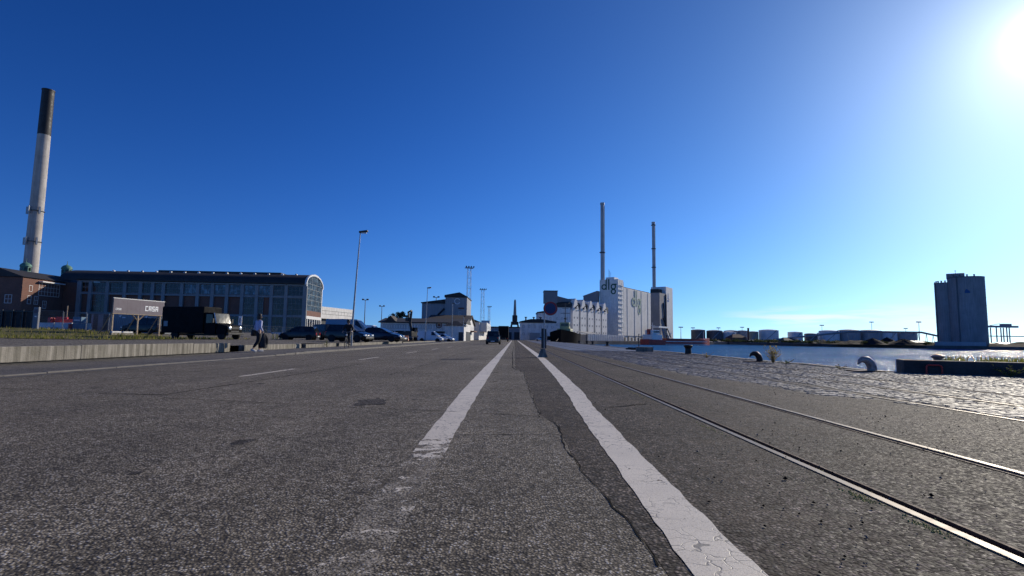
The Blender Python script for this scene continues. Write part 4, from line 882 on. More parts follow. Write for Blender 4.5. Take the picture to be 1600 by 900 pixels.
# loading gear on the grain quay beside the ship
lg = thing('ship_loader', 'white pipe loader gantry on the quay above the red ship', 'crane', Matrix.Translation(PO) @ Matrix.Rotation(PA, 4, 'Z') @ Vector((118, -9, 0)), PA)
m = MB()
for x in (-7, 7):
    for y in (-2, 2): m.bar((x, y, 0), (x*.8, y, 9.5), .7)
m.build('frame_leg', 'galvanised', lg); m = MB(); m.box(-9, 16, -2.4, 2.4, 9.5, 10.6); m.build('boom', 'white_paint', lg); m = MB(); m.bar((-4, -2.8, 9.4), (-6, -5, 2.5), .9); m.build('spout', 'galvanised', lg); m = MB(); m.bar((2, -2.8, 9.4), (4, -5, 2), .8); m.build('spout', 'galvanised', lg)

# ------------------------------------------------------------------ far bank
mat('tank_white', (.78, .79, .8), .5, var=.1, vs=.2, streak=.2); mat('tank_dark', (.14, .13, .135), .6, var=.2, vs=.2, streak=.3); mat('tank_grey', (.36, .36, .37), .55, var=.12, vs=.2, streak=.25); mat('tank_beige', (.42, .38, .27), .6, var=.12, vs=.2, streak=.25)
mat('bank_soil', (.03, .027, .021), .95, var=.5, vs=.25, bump=.5, bs=2, spec=.05); mat('coal', (.03, .03, .032), .9, var=.4, vs=.5, bump=.6, bs=3, spec=.05); mat('red_brown_roof', (.085, .035, .03), .8); mat('silo_dark', (.33, .285, .28), .7, var=.18, vs=.15, streak=.4); mat('shed_beige', (.3, .28, .24), .8)
def tank(label, px, wpx, ytop, mt, Y=430, dome=.12):
    p = W(px, 520, Y); k = Y/F; r = wpx*k/2*.93; zt = W(px, ytop, Y).z-r*dome*.8; th = thing('storage_tank', label, 'tank', (p.x, Y+r, 0), 0, 'storage tanks on the far bank')
    m = MB(); m.lathe([(r, 0), (r, zt)], 36); m.build('shell', mt, th, smooth=True)
    m = MB(); m.lathe([(r*1.015, zt-.35), (r*1.015, zt), (r*.7, zt+r*dome*.55), (r*.3, zt+r*dome*.9), (.05, zt+r*dome)], 36); m.build('roof', mt if mt != 'tank_dark' else 'tank_grey', th, smooth=True)
    m = MB(); m.tube([(r*1.02*math.cos(i*.12-2.6), r*1.02*math.sin(i*.12-2.6), zt*i/12) for i in range(13)], .35, 4); m.build('stair', 'galvanised', th)
tank('leftmost dark brown storage tank across the water', 1094.5, 23, 514.5, 'tank_dark'); tank('second dark brown storage tank from the left across the water', 1121, 26, 515.5, 'tank_dark')
tank('grey storage tank partly behind the white dome-roofed one', 1147, 24, 515.8, 'tank_grey', 470); tank('white dome-roofed storage tank left of the brick shed', 1143, 22, 518, 'tank_white'); tank('grey storage tank behind the brick shed roof', 1163, 17, 516, 'tank_grey', 470)
tank('beige storage tank right of the brick stack', 1180, 17, 517.5, 'tank_beige'); tank('narrow yellowish tank against the broad white one', 1194, 9, 516, 'tank_beige', 445, .05); tank('broad white tank right of the yellowish one', 1208, 31, 514.5, 'tank_white')
tank('lone white tank in the gap after the broad white one', 1248, 23, 518, 'tank_white'); tank('dark grey squat tank right of the lone white tank', 1272, 20, 520.5, 'tank_dark'); tank('small white tank behind the conveyor slope', 1285, 11, 519.5, 'tank_white', 445)
tank('large white tank under the conveyor, left end of its row', 1304, 31, 515.5, 'tank_white'); tank('large grey tank second in the row under the conveyor', 1336, 34, 514.5, 'tank_grey'); tank('large grey tank third in the row under the conveyor', 1370, 34, 515, 'tank_grey'); tank('pale tank fourth in the row under the conveyor', 1396, 26, 517, 'tank_white'); tank('flat grey tank at the right end of the row', 1425, 35, 518.5, 'tank_grey', 430, .03)
# bumpy foreshore
m = MB(); bl = [(150, 402), (166, 424), (200, 334), (265, 291), (420, 239), (900, 175)]; cols = 160; rows = 7; vs_ = []
tot = [0]
for a, b in zip(bl, bl[1:]): tot.append(tot[-1]+math.dist(a, b))
for j in range(rows):
    for i in range(cols+1):
        s_ = tot[-1]*(i/cols)**1.4; k = max(q for q in range(len(bl)-1) if tot[q] <= s_+1e-6); u = (s_-tot[k])/(tot[k+1]-tot[k]); x = bl[k][0]+(bl[k+1][0]-bl[k][0])*u; y = bl[k][1]+(bl[k+1][1]-bl[k][1])*u
        hgt = (0, .9, 1.6, 2.0, 1.8, 1.2, 0)[j]*(.55+.6*abs(math.sin(i*.7)+.6*math.sin(i*1.9+j)))+(-.1 if j in (0, 6) else 0); vs_.append((x+j*2.2, y+j*4.5, hgt))
m.add(vs_, [(j*(cols+1)+i, j*(cols+1)+i+1, (j+1)*(cols+1)+i+1, (j+1)*(cols+1)+i) for j in range(rows-1) for i in range(cols)]); m.build('far_embankment', 'bank_soil', kind='structure', smooth=False)
def shed(label, p0, p1, ye, yr, Y, wall, roof, hip=.25, name='shed'):
    a, b = W(p0, 530, Y).x, W(p1, 530, Y).x; ze, zr = W(p0, ye, Y).z, W(p0, yr, Y).z; l = b-a; th = thing(name, label, 'building', (a, Y, 0))
    m = MB(); m.box(0, l, 0, 12, 0, ze); m.build('wall', wall, th)
    m = MB(); m.add([(-.4, -.5, ze+.02), (l+.4, -.5, ze+.02), (l+.4, 12.5, ze+.02), (-.4, 12.5, ze+.02), (l*hip, 6, zr), (l*(1-hip), 6, zr)], [(3, 2, 1, 0), (0, 1, 5, 4), (1, 2, 5), (2, 3, 4, 5), (3, 0, 4)]); m.build('roof', roof, th)
    for k in range(3): m = MB(); m.box(l*(.15+.28*k), l*(.15+.28*k)+l*.12, -.06, .04, ze*.25, ze*.75); m.build('window', 'dark_glazing', th)
    return th
bs_ = shed('brick shed with hipped dark red roof among the tanks', 1145, 1167, 527.5, 522, 352, 'dark_brick', 'red_brown_roof')
p = W(1169.5, 530, 356); th = thing('brick_stack', 'small dark brick stack beside the red-roofed shed', 'chimney', (p.x, 356, 0)); m = MB(); zt = W(1169.5, 512.5, 356).z; m.lathe([(.75, 0), (.6, zt-.4), (.72, zt-.35), (.72, zt)], 14); m.build('shaft', 'dark_brick', th, smooth=True)
shed('pale low shed below the two dark tanks', 1097, 1107, 533, 531.5, 380, 'shed_beige', 'tank_grey'); shed('long pale shed left of the brick shed', 1108, 1122, 534, 532, 372, 'shed_beige', 'tank_grey'); shed('low grey shed right of the brick stack', 1172, 1186, 534, 531, 350, 'shed_beige', 'tank_grey'); shed('dark low shed under the conveyor foot', 1226, 1246, 532, 527, 345, 'tank_dark', 'roof_dark')
# conveyor bridge
cb_ = thing('conveyor_bridge', 'long dark conveyor bridge climbing past the tanks to the big silo', 'conveyor', (0, 0, 0)); P = [W(1213, 530.5, 352), W(1330, 518, 342), W(1440, 519.5, 332), W(1470, 526, 322)]
for a, b in zip(P, P[1:]):
    m = MB(); m.bar(a, b, .85); m.build('span', 'tank_grey', cb_)
    for u in (.25, .6, .95): q = a.lerp(b, u); m = MB(); m.bar((q.x-.9, q.y, 0), (q.x, q.y, q.z), .22); m.bar((q.x+.9, q.y, 0), (q.x, q.y, q.z), .22); m.build('trestle', 'tank_grey', cb_)
def pile(label, px, wpx, ytop, Y):
    p = W(px, 535, Y); r = wpx*Y/F/2; zt = W(px, ytop, Y).z; m = MB(); n = 28; vs = []; fs = []; rad = [0, .2, .45, .7, .9, 1.05]
    for i, rr in enumerate(rad):
        for k in range(n): a = k*2*math.pi/n; q = rr*r*(1+.08*math.sin(3*a+px)+random.uniform(-.03, .03)); vs.append((q*math.cos(a), q*math.sin(a), max(-.1, zt*(1-rr/1.0)*(1 if rr else .97))+random.uniform(-.12, .12)))
    for i in range(len(rad)-1):
        for k in range(n): fs.append((i*n+k, (i+1)*n+k, (i+1)*n+(k+1) % n, i*n+(k+1) % n))
    m.add(vs, fs); o = m.build('coal_pile', 'coal'); o.location = (p.x, Y, 0); tag(o, label, 'coal pile', 'dark heaps on the far bank')
pile('low flat coal heap at the left of the heaps', 1325, 46, 533, 322); pile('pointed grey coal heap second from left', 1364, 44, 528, 318); pile('dark coal heap behind the pointed one', 1386, 38, 526.5, 335); pile('broad dark coal heap nearest the big silo', 1412, 50, 529, 312)
# big dark silo
Yb = 305; bo = W(1503, 530, Yb); big = thing('harbour_silo', 'huge dark cylindrical silo towering over the far bank', 'silo', (bo.x, Yb, 0), R(-40)); k = Yb/F; zt = W(1525, 436, Yb).z
for (u, v, r, dz) in ((-6.2, 2.6, 4.9, -2.4), (3.3, 0, 8.3, 0)):
    m = MB(); m.lathe([(r, 0), (r, zt+dz)], 64, (u, v, 0)); c = m.build('silo_cell', 'silo_dark', big, smooth=True)
    m = MB(); m.lathe([(r*1.01, zt+dz), (r*1.01, zt+dz+.5)], 40, (u, v, 0)); m.build('rim', 'tank_dark', c)
    for q in range(1, 8): m = MB(); z = zt*q/8.5; m.lathe([(r, z-.12), (r+.07, z-.08), (r+.07, z+.08), (r, z+.12)], 48, (u, v, 0), cap=False); m.build('pour_joint', 'silo_dark', c, smooth=True)
    a = R(-118 if r > 6 else -150); m = MB(); m.tube([(u+(r+.25)*math.cos(a), v+(r+.25)*math.sin(a), 1), (u+(r+.25)*math.cos(a), v+(r+.25)*math.sin(a), zt+dz+1)], .28, 6); m.build('ladder_cage', 'tank_dark', c)
    for q in range(5): b = R(-60-25*q); m = MB(); m.lathe([(.35, 0), (.35, .9), (.5, 1.0), (.5, 1.2)], 8, (u+(r-.9)*math.cos(b), v+(r-.9)*math.sin(b), zt+dz+.4)); m.build('roof_vent', 'tank_dark', c)
m = MB(); m.bbox(-5.2, 3.0, -3, 3.5, zt, zt+3.0, .3); hh = m.build('head_house', 'silo_dark', big); m = MB(); m.tube([(-1, 0, zt+3), (-1, 0, zt+5.2)], .1, 5); m.bar((-1.6, 0, zt+4.6), (-.4, 0, zt+4.6), .12); m.build('aerial', 'dark_metal', hh)
m = MB(); m.lathe([(2.0, -.0), (1.6, 1.2), (.3, 2.2)], 3, (0, 0, 0)); m.v = [(x*.8+3.3, -8.42+.03*abs(x), z+zt-9) for x, y, z in m.v]; m.build('blue_emblem', 'blue_mark', big)
m = MB(); m.box(-12, 10, -10.5, 2, 0, 2.2); m.build('base_building', 'tank_grey', big)
# ship-to-shore gantry at the far right
p = W(1572, 530, 440); gc = thing('gantry_crane', 'pale container gantry crane right of the huge silo', 'crane', (p.x, 440, 0)); k = 440/F; zg = W(1572, 512, 440).z
m = MB()
for u in (-14, 2, 6): m.bar((u*k, 0, 0), (u*k, 0, zg), 1.6*k); m.bar((u*k, 10*k, 0), (u*k, 10*k, zg), 1.6*k)
m.build('leg', 'tank_grey', gc); m = MB(); m.box(-24*k, 19*k, -2*k, 3*k, zg, zg+3*k); m.build('boom', 'tank_grey', gc); m = MB(); m.box(-5*k, 8*k, -2.5*k, 4*k, zg+3*k, zg+6*k); m.build('machine_house', 'tank_grey', gc); m = MB(); m.box(-24*k, 40*k, 1*k, 2*k, zg-14*k, zg-12.6*k); m.build('crossbeam', 'tank_grey', gc)
m = MB(); m.bar((-24*k, 0, zg+3*k), (-8*k, 0, zg+6*k), .5*k); m.build('tie_rod', 'tank_grey', gc)
for i, (px, yt, Y) in enumerate(((1363, 504, 480), (1285, 509, 470), (1437, 504, 420), (1160, 512, 520), (1123, 513, 520), (1416, 514, 520), (1083, 513, 500), (1064, 512, 440))):
    p = W(px, 530, Y); zt_ = W(px, yt, Y).z; th = thing('distant_light_mast', ('distant lamp mast rising above the row of large tanks', 'distant lamp mast beside the small white tank', 'distant lamp mast left of the huge silo', 'distant lamp mast just left of the brick stack', 'distant lamp mast over the second dark tank', 'short distant lamp mast over the rightmost tank', 'distant lamp mast left of the dark tanks', 'distant lamp mast above the ship bow')[i], 'light mast', (p.x, Y, 0), 0, 'lamp masts on the far bank')
    m = MB(); m.tube([(0, 0, 0), (0, 0, zt_)], [.35, .16], 6); m.build('pole', 'tank_grey', th); m = MB(); m.box(-1.8, 1.8, -.4, .4, zt_, zt_+.8); m.build('lamp_head', 'tank_grey', th)

# scrub, low sheds and parked machines along the far bank
for i, (p0, p1, ye, yr, Y, wl, lab) in enumerate(((1124, 1133, 534, 532.5, 362, 'tank_white', 'small white shed between the pale shed and the brick shed'), (1188, 1200, 534, 532, 350, 'shed_beige', 'low beige shed below the beige tank'), (1203, 1214, 535, 533, 346, 'tank_dark', 'low dark shed below the broad white tank'), (1250, 1262, 534, 532.5, 340, 'shed_beige', 'beige hut right of the conveyor foot'), (1270, 1283, 536, 534, 335, 'red_brown_roof', 'reddish hut below the dark grey tank'), (1430, 1448, 535, 532, 312, 'tank_dark', 'dark shed between the coal heaps and the huge silo'), (1548, 1562, 538, 535.5, 300, 'tank_white', 'white hut right of the huge silo'), (1568, 1590, 538, 535, 305, 'tank_dark', 'long dark shed at the right edge of the far bank'))): shed(lab, p0, p1, ye, yr, Y, wl, 'tank_grey' if i % 2 else 'roof_dark', .08)
leafy('scrub_leaf', (.02, .03, .01), (.06, .07, .025), .6); m = MB()
for k in range(46):
    px = random.uniform(1095, 1465); Y = 342-(px-1095)*.09+random.uniform(-6, 8); c = W(px, 535, Y); r = random.uniform(.8, 2.2)
    for q in range(90): v = Vector((random.gauss(0, 1), random.gauss(0, 1), abs(random.gauss(0, .8)))).normalized()*r*random.random()**.4; p = Vector((c.x+v.x*1.6, Y+v.y, .6+v.z)); e = Vector((random.uniform(-1, 1), random.uniform(-1, 1), random.uniform(-1, 1)))*.4; f = e.cross(Vector((random.uniform(-1, 1), 1, random.uniform(-1, 1)))).normalized()*.25; m.add([p-e, p-f, p+e, p+f], [(0, 1, 2, 3)])
tag(m.build('far_scrub', 'scrub_leaf', kind='stuff'), 'dark scrub growing along the far bank below the tanks', 'scrub')

# ------------------------------------------------------------------ traffic sign on its foot
p = G(848, 558); sg = thing('traffic_sign', 'round red-rimmed dark blue sign on a post with concrete foot', 'traffic sign', (p.x, p.y, 0))
m = MB(); m.add([(-.22, -.25, 0), (.22, -.25, 0), (.22, .25, 0), (-.22, .25, 0), (-.09, -.12, .4), (.09, -.12, .4), (.09, .12, .4), (-.09, .12, .4)], [(3, 2, 1, 0), (4, 5, 6, 7), (0, 1, 5, 4), (1, 2, 6, 5), (2, 3, 7, 6), (3, 0, 4, 7)]); m.build('foot', 'old_concrete', sg)
m = MB(); m.tube([(.06, 0, .38), (.07, 0, 2.25)], .03, 10); m.build('post', 'galvanised', sg, smooth=True)
m = MB(); m.bbox(-.075, .03, -.03, .03, .42, 1.38, .008); m.build('side_board', 'dark_metal', sg); m = MB(); m.bbox(.1, .17, -.03, .03, .42, 1.36, .008); m.build('side_board', 'dark_metal', sg)
cz = W(860, 482, p.y).z; cx = W(860, 482, p.y).x-p.x
m = MB(); m.ring(cx, cz, .345, .0005, -.03, -.012, 40); pl = m.build('sign_plate', 'galvanised', sg)
mat('sign_blue', (.012, .03, .12), .4, var=.05); mat('sign_red', (.36, .02, .02), .4, var=.08)
m = MB(); m.ring(cx, cz, .335, .255, -.036, -.031, 40); m.build('red_rim', 'sign_red', pl); m = MB(); m.ring(cx, cz, .255, .0005, -.035, -.031, 40); m.build('blue_face', 'sign_blue', pl)
m = MB(); m.bar((cx*.3+.02, -.01, cz-.2), (cx, -.005, cz-.1), .03); m.build('bracket', 'galvanised', sg)

# ------------------------------------------------------------------ quay furniture
def horn(label, px, py, mt, s=1.0, z=0.0):
    p = G(px, py, z); th = thing('mooring_hook', label, 'bollard', (p.x, p.y, z), 0, 'horned bollards on the quay edge')
    m = MB(); pts = [(.16, 0, -.02), (.155, 0, .12), (.11, 0, .24), (.02, 0, .325), (-.10, 0, .335), (-.19, 0, .285), (-.235, 0, .205)]
    m.tube([(x*s, y*s, q*s) for x, y, q in pts], [a*s for a in (.125, .12, .118, .108, .085, .055, .02)], 14); m.build('horn', mt, th, smooth=True)
    m = MB(); m.bbox(-.42*s, .36*s, -.26*s, .26*s, -.03, .035, .015); m.build('base_plate', 'rail_rust', th); return p
horn('pale worn horned bollard, nearest of those on the quay edge', 1354, 580.5, 'iron_worn', 1.12); horn('dark horned bollard in the middle of the quay edge beside a bush', 1181, 565.5, 'iron_black', 1.1)
def post_bollard(label, px, py, s=1.0, group='post bollards along the quay', mt='iron_black', X=None):
    p = G(px, py, 0); th = thing('bollard', label, 'bollard', (p.x, p.y, 0), 0, group)
    m = MB(); m.lathe([(.2*s, -.02), (.19*s, .1*s), (.175*s, .34*s), (.25*s, .44*s), (.26*s, .52*s), (.2*s, .56*s)], 18); m.build('drum', mt, th, smooth=True)
    m = MB(); m.lathe([(.42*s, -.03), (.42*s, .03), (.38*s, .04)], 18); m.build('base_flange', 'rail_rust', th)
post_bollard('black flared post bollard below the red ship', 1075.5, 553.5, 1.08)
post_bollard('first small black bollard right of the tugboat bow', 905, 536.8, 1.0); post_bollard('second small black bollard right of the tugboat', 917, 537.6, 1.0); post_bollard('third black bollard from the tugboat, before the arcade', 926, 538.2, 1.0); post_bollard('fourth black bollard from the tugboat, nearest to us', 949, 540.2, 1.0)
# concrete block with thin pole
p = G(1007, 549.5); cbk = thing('concrete_block', 'grey concrete block with thin pole lying near the quay edge', 'concrete block', (p.x, p.y, 0), R(3))
m = MB(); m.bbox(-.62, .62, -.22, .22, 0, .36, .03); m.build('block', 'old_concrete', cbk); m = MB(); m.tube([(-.35, .3, 0), (-.33, .3, 1.35)], .035, 8); m.build('pole', 'dark_metal', cbk)
for i, (px, py) in enumerate(((985, 546), (992, 546.5))):
    p = G(px, py); o = thing('timber_offcut', ('left one of two dark timbers lying by the concrete block', 'right one of two dark timbers lying by the concrete block')[i], 'timber', (p.x, p.y, 0), R(15+20*i), 'dark timbers on the quay'); m = MB(); m.bbox(-.42, .42, -.12, .12, 0, .12, .02); m.build('beam', 'iron_black', o); m = MB(); m.bbox(-.1, .1, -.3, .3, .12, .2, .02); m.build('cross_piece', 'iron_black', o)
# raised pier head with grass
jt = thing('pier_wall', 'low dark concrete pier wall topped with grass at the right', 'wall', (11.98, 16.45, 0), math.atan2(-1.2, 2.72))
m = MB(); m.bbox(0, 30, 0, .45, -1.9, .40, .05); m.build('wall', 'dark_concrete', jt); m = MB(); m.bbox(.02, .4, .452, 1.1, -1.9, .398, .05); m.build('end_wall', 'dark_concrete', jt); m = MB(); m.box(.41, 29.9, .455, 1.75, -3, .33); m.build('fill', 'rough_grass', jt)
sp = []
for k in range(4200):
    u = random.uniform(1.3, 14); v = .42+random.random()**1.3*1.25
    if math.sin(u*2.1)+math.sin(u*5.3+1) > -.9: q = jt.matrix_basis; sp.append((u, v))
A2 = math.atan2(-1.2, 2.72); sp3 = [(11.98+u*math.cos(A2)-v*math.sin(A2), 16.45+u*math.sin(A2)+v*math.cos(A2), .33) for u, v in sp]
tag(blades('pier_grass', 'grass_blade', sp3, .21, .011, .6), 'green grass growing along the top of the pier wall', 'grass')
p = G(1449, 583.5); rl = thing('red_loop', 'small red tubular loop standing against the dark pier wall', 'guard rail', (11.98+.72*math.cos(A2)+.1*math.sin(A2), 16.45+.72*math.sin(A2)-.1*math.cos(A2), 0), A2)
m = MB(); m.tube([(-.19, 0, -.02), (-.19, 0, .2), (-.17, 0, .245), (-.12, 0, .265), (.12, 0, .265), (.17, 0, .245), (.19, 0, .2), (.19, 0, -.02)], .024, 10); m.build('tube', 'red_paint', rl, smooth=True)
for s_ in (-1, 1): m = MB(); m.lathe([(.05, -.01), (.05, .015)], 12, (s_*.19, 0, 0)); m.build('foot_plate', 'red_paint', rl)
p = W(1465, 558.5, 16.9); th = thing('pier_bollard', 'dark rounded bollard standing in the grass on the pier', 'bollard', (p.x, p.y, .33)); m = MB(); m.lathe([(.1, -.05), (.1, .08), (.15, .13), (.18, .18), (.12, .23), (.03, .245)], 18); m.build('drum', 'iron_worn', th, smooth=True); m = MB(); m.lathe([(.28, -.05), (.28, .02)], 16); m.build('base_flange', 'rail_rust', th)
weed('weed', 'leafy weed at the foot of the pier wall, left of two', (14.0, 15.15, 0), .34, 26, spread=.55, group='weeds at the pier wall'); weed('weed', 'leafy weed at the foot of the pier wall, right of two', (15.3, 14.6, 0), .36, 24, spread=.5, group='weeds at the pier wall')
p = G(1204, 567.5); weed('bush', 'wispy bush growing from the quay edge beside the dark hook', (p.x+.1, p.y, 0), .72, 46, 'dry_blade', spread=.42)
p = G(1104, 559); weed('weed', 'small dry weed on the quay edge left of the dark hook', (p.x, p.y, 0), .26, 16, 'dry_blade', spread=.4); p = G(1228, 569); weed('weed', 'small green weed on the quay edge right of the bush', (p.x, p.y, 0), .2, 16, spread=.35); p = G(1312, 577); weed('weed', 'tiny green weed left of the nearest horned bollard', (p.x, p.y, 0), .16, 12, spread=.3)
# loose stones and grit on the old asphalt
def pebbles(name, label, n, box, r0_, r1_, mt):
    m = MB()
    for k in range(n):
        x, y = random.uniform(*box[0]), box[1][0]+(box[1][1]-box[1][0])*random.random()**1.5; r = random.uniform(r0_, r1_)*(1 if random.random() > .04 else 2)
        V = [Vector(v)*r*random.uniform(.7, 1.2) for v in ((1, 0, 0), (-1, 0, 0), (0, 1, 0), (0, -1, 0), (0, 0, .8), (0, 0, -.5))]; M = Matrix.Translation((x, y, r*.35)) @ Matrix.Rotation(random.uniform(0, 6), 4, 'Z')
        m.add([M @ v for v in V], [(0, 2, 4), (2, 1, 4), (1, 3, 4), (3, 0, 4), (2, 0, 5), (1, 2, 5), (3, 1, 5), (0, 3, 5)])
    tag(m.build(name, mt, kind='stuff'), label, 'grit')
pebbles('pale_grit', 'scattered pale grit and chippings on the quay asphalt', 1100, ((1.1, 8), (2, 14)), .003, .008, 'kerb_granite'); pebbles('dark_grit', 'scattered dark crumbs of asphalt on the quay', 500, ((1.1, 8), (2, 14)), .004, .011, 'tar')
def clump(name, label, spots, mt):
    m = MB()
    for x, y, r in spots:
        V = [Vector(v)*r*random.uniform(.7, 1.3) for v in ((1, 0, 0), (-1, 0, 0), (0, 1, 0), (0, -1, 0), (0, 0, .7))]; m.add([v+Vector((x, y, -.006)) for v in V], [(0, 2, 4), (2, 1, 4), (1, 3, 4), (3, 0, 4)])
    tag(m.build(name, mt, kind='stuff'), label, 'moss')
clump('rail_moss', 'yellow-green moss growing along the nearest rail', [(x+random.gauss(0, rx), y+random.gauss(0, ry), random.uniform(.004, .013)) for x, y, rx, ry, n in ((2.05, 3.22, .02, .07, 170), (2.06, 2.72, .018, .08, 120), (2.04, 5.6, .025, .25, 90), (2.06, 9, .03, .5, 120), (2.17, 4.6, .02, .8, 90)) for _ in range(n)], 'moss')
crack([(4.7, 4.7), (5.3, 4.9), (5.9, 4.95)], .03, z=.0015, jit=.05); crack([(1.3, 7.2), (1.9, 7.6)], .02, z=.0015, jit=.04)

# ------------------------------------------------------------------ building site behind the verge
mat('fence_black', (.014, .013, .014), .7); mat('totem_grey', (.16, .17, .2), .5); mat('container_grey', (.30, .325, .35), .6, var=.12, vs=.6, streak=.15); mat('red_plastic', (.5, .03, .04), .5, var=.2, vs=2); mat('blue_plastic', (.10, .2, .3), .5, var=.2, vs=2); mat('orange', (.55, .13, .03), .5)
def yq(px, Y): x = W(px, 515, Y).x; return x, yz(x, Y)
# dark board fence
x0, z0 = yq(-14, 57); x1, _ = yq(51, 57); bf = thing('board_fence', 'dark solid board fence at the left edge of the picture', 'fence', (x0, 57, z0)); L_ = x1-x0; hz = W(30, 485, 57).z-z0; n = 16
for k in range(n): m = MB(); w = L_/n; m.box(k*w+.01, (k+1)*w-.01, -.02+.015*(k % 2), .03, .05, hz); m.build('board', 'fence_black', bf)
for k in range(5): m = MB(); q = L_*k/4; m.box(q-.05, q+.05, -.12, -.03, -.3, hz+.05); m.build('post', 'dark_metal', bf)
m = MB(); m.box(0, L_, -.11, -.04, hz*.93, hz*.98); m.build('rail', 'dark_metal', bf)
x, z = yq(55, 55.5); tt = thing('totem_sign', 'grey upright totem panel at the end of the dark fence', 'sign', (x, 55.5, z)); hz = W(57, 480, 55.5).z-z; m = MB(); m.bbox(-.27, .27, -.12, .12, -.3, hz, .03); m.build('panel', 'totem_grey', tt); m = MB(); m.box(-.2, .2, -.13, -.121, hz*.72, hz*.9); m.build('plate', 'hoarding_print', tt); m = MB(); m.box(-.1, .12, -.128, -.121, hz*.55, hz*.6); m.build('label_plate', 'sign_white', tt)
def mesh_fence(label, p0, p1, Y0, Y1, n, h):
    a = Vector((W(p0, 515, Y0).x, Y0, 0)); b = Vector((W(p1, 515, Y1).x, Y1, 0)); d = b-a; th = thing('mesh_fence', label, 'fence', (a.x, a.y, 0), math.atan2(d.y, d.x)); w = d.length/n
    for k in range(n):
        g = a.lerp(b, (k+.5)/n); z = yz(g.x, g.y); m = MB(); x0_, x1_ = k*w+.04, (k+1)*w-.04
        m.tube([(x0_, 0, z-.05), (x0_, 0, z+h)], .022, 6); m.tube([(x1_, 0, z-.05), (x1_, 0, z+h)], .022, 6); m.tube([(x0_, 0, z+h-.02), (x1_, 0, z+h-.02)], .018, 6); m.tube([(x0_, 0, z+.15), (x1_, 0, z+.15)], .018, 6); pn = m.build('panel', 'galvanised', th)
        m = MB()
        for i in range(1, 22): u = x0_+(x1_-x0_)*i/22; m.tube([(u, .004, z+.16), (u, .004, z+h-.03)], .0035, 3)
        for i in range(1, 9): q = z+.16+(h-.2)*i/9; m.tube([(x0_, .009, q), (x1_, .009, q)], .0035, 3)
        m.build('wire_mesh', 'galvanised', pn, kind='stuff'); m = MB(); m.bbox(x0_-.2, x0_+.12, -.3, .3, z-.02, z+.12, .03); m.build('foot_block', 'old_concrete', pn)
mesh_fence('steel mesh site fence between the totem and the hoarding', 59, 170, 57.5, 59.5, 3, 2.0)
mesh_fence('steel mesh site fence behind the walking person', 378, 470, 74, 80, 3, 1.7)
# barrier blocks, red barriers, blue crate
for i, (p0, p1) in enumerate(((59, 85), (86, 113), (114, 141))):
    x0, z = yq(p0, 63); x1, _ = yq(p1, 63); l = x1-x0; th = thing('barrier_block', ('left of three pale concrete barrier blocks behind the mesh fence', 'middle one of three pale concrete barrier blocks behind the fence', 'right of three pale concrete barrier blocks by the blue crate')[i], 'concrete barrier', (x0, 63, z), 0, 'pale barrier blocks'); m = MB()
    m.prism([(-.3, -.3), (.3, -.3), (.3, .15), (.14, .45), (.12, 1.0-.25), (-.12, 1.0-.25), (-.14, .45), (-.3, .15)][::-1], .02, l-.02, M_); m.build('block', 'white_render', th); m = MB(); m.box(l*.2, l*.26, -.31, -.29, -.1, .1); m.build('lifting_slot', 'door_dark', th)
for i, (px, dz) in enumerate(((86, 0), (95, .15), (103, .05), (111, -.3), (83, .3))):
    x, z = yq(px, 64.2 if i != 3 else 61.8); th = thing('plastic_barrier', ('red plastic barrier second from left of the heap', 'tallest red plastic barrier in the middle of the heap', 'red plastic barrier at the right of the heap', 'red plastic barrier standing in front of the pale blocks', 'leftmost red plastic barrier of the heap')[i], 'barrier', (x, 64.2 if i != 3 else 61.8, z+.55+dz*.6 if i != 3 else z), R(20*i), 'red plastic barriers'); zb_ = 0 if i == 3 else -.55-dz*.6
    m = MB(); m.bbox(-.6 if i != 3 else -.28, .6 if i != 3 else .28, -.2, .2, zb_, .62+.2*(i == 1), .06); m.build('body', 'red_plastic', th); m = MB(); m.bbox(-.35, .35, -.24, -.18, .2, .38, .02); m.build('recess', 'red_paint', th)
x, z = yq(123, 62); th = thing('blue_crate', 'blue-grey plastic crate stack beside the red barriers', 'crate', (x, 62, z), R(5)); m = MB(); m.bbox(-.45, .45, -.4, .4, 0, .72, .04); m.build('crate', 'blue_plastic', th); m = MB(); m.bbox(-.47, .47, -.42, .42, .74, 1.45, .04); m.build('crate', 'blue_plastic', th); m = MB(); m.box(-.3, .3, -.43, -.41, 1.0, 1.15); m.build('label_plate', 'sign_white', th)
x, z = yq(102, 66); th = thing('timber_post', 'single tall timber post behind the red barriers', 'post', (x, 66, z)); m = MB(); m.tube([(0, 0, -.2), (.03, 0, W(102, 478, 66).z-z)], [.07, .06], 8); m.build('post', 'timber', th); m = MB(); m.lathe([(.075, 0), (.05, .06)], 8, (.03, 0, W(102, 478, 66).z-z)); m.build('cap', 'dark_metal', th)
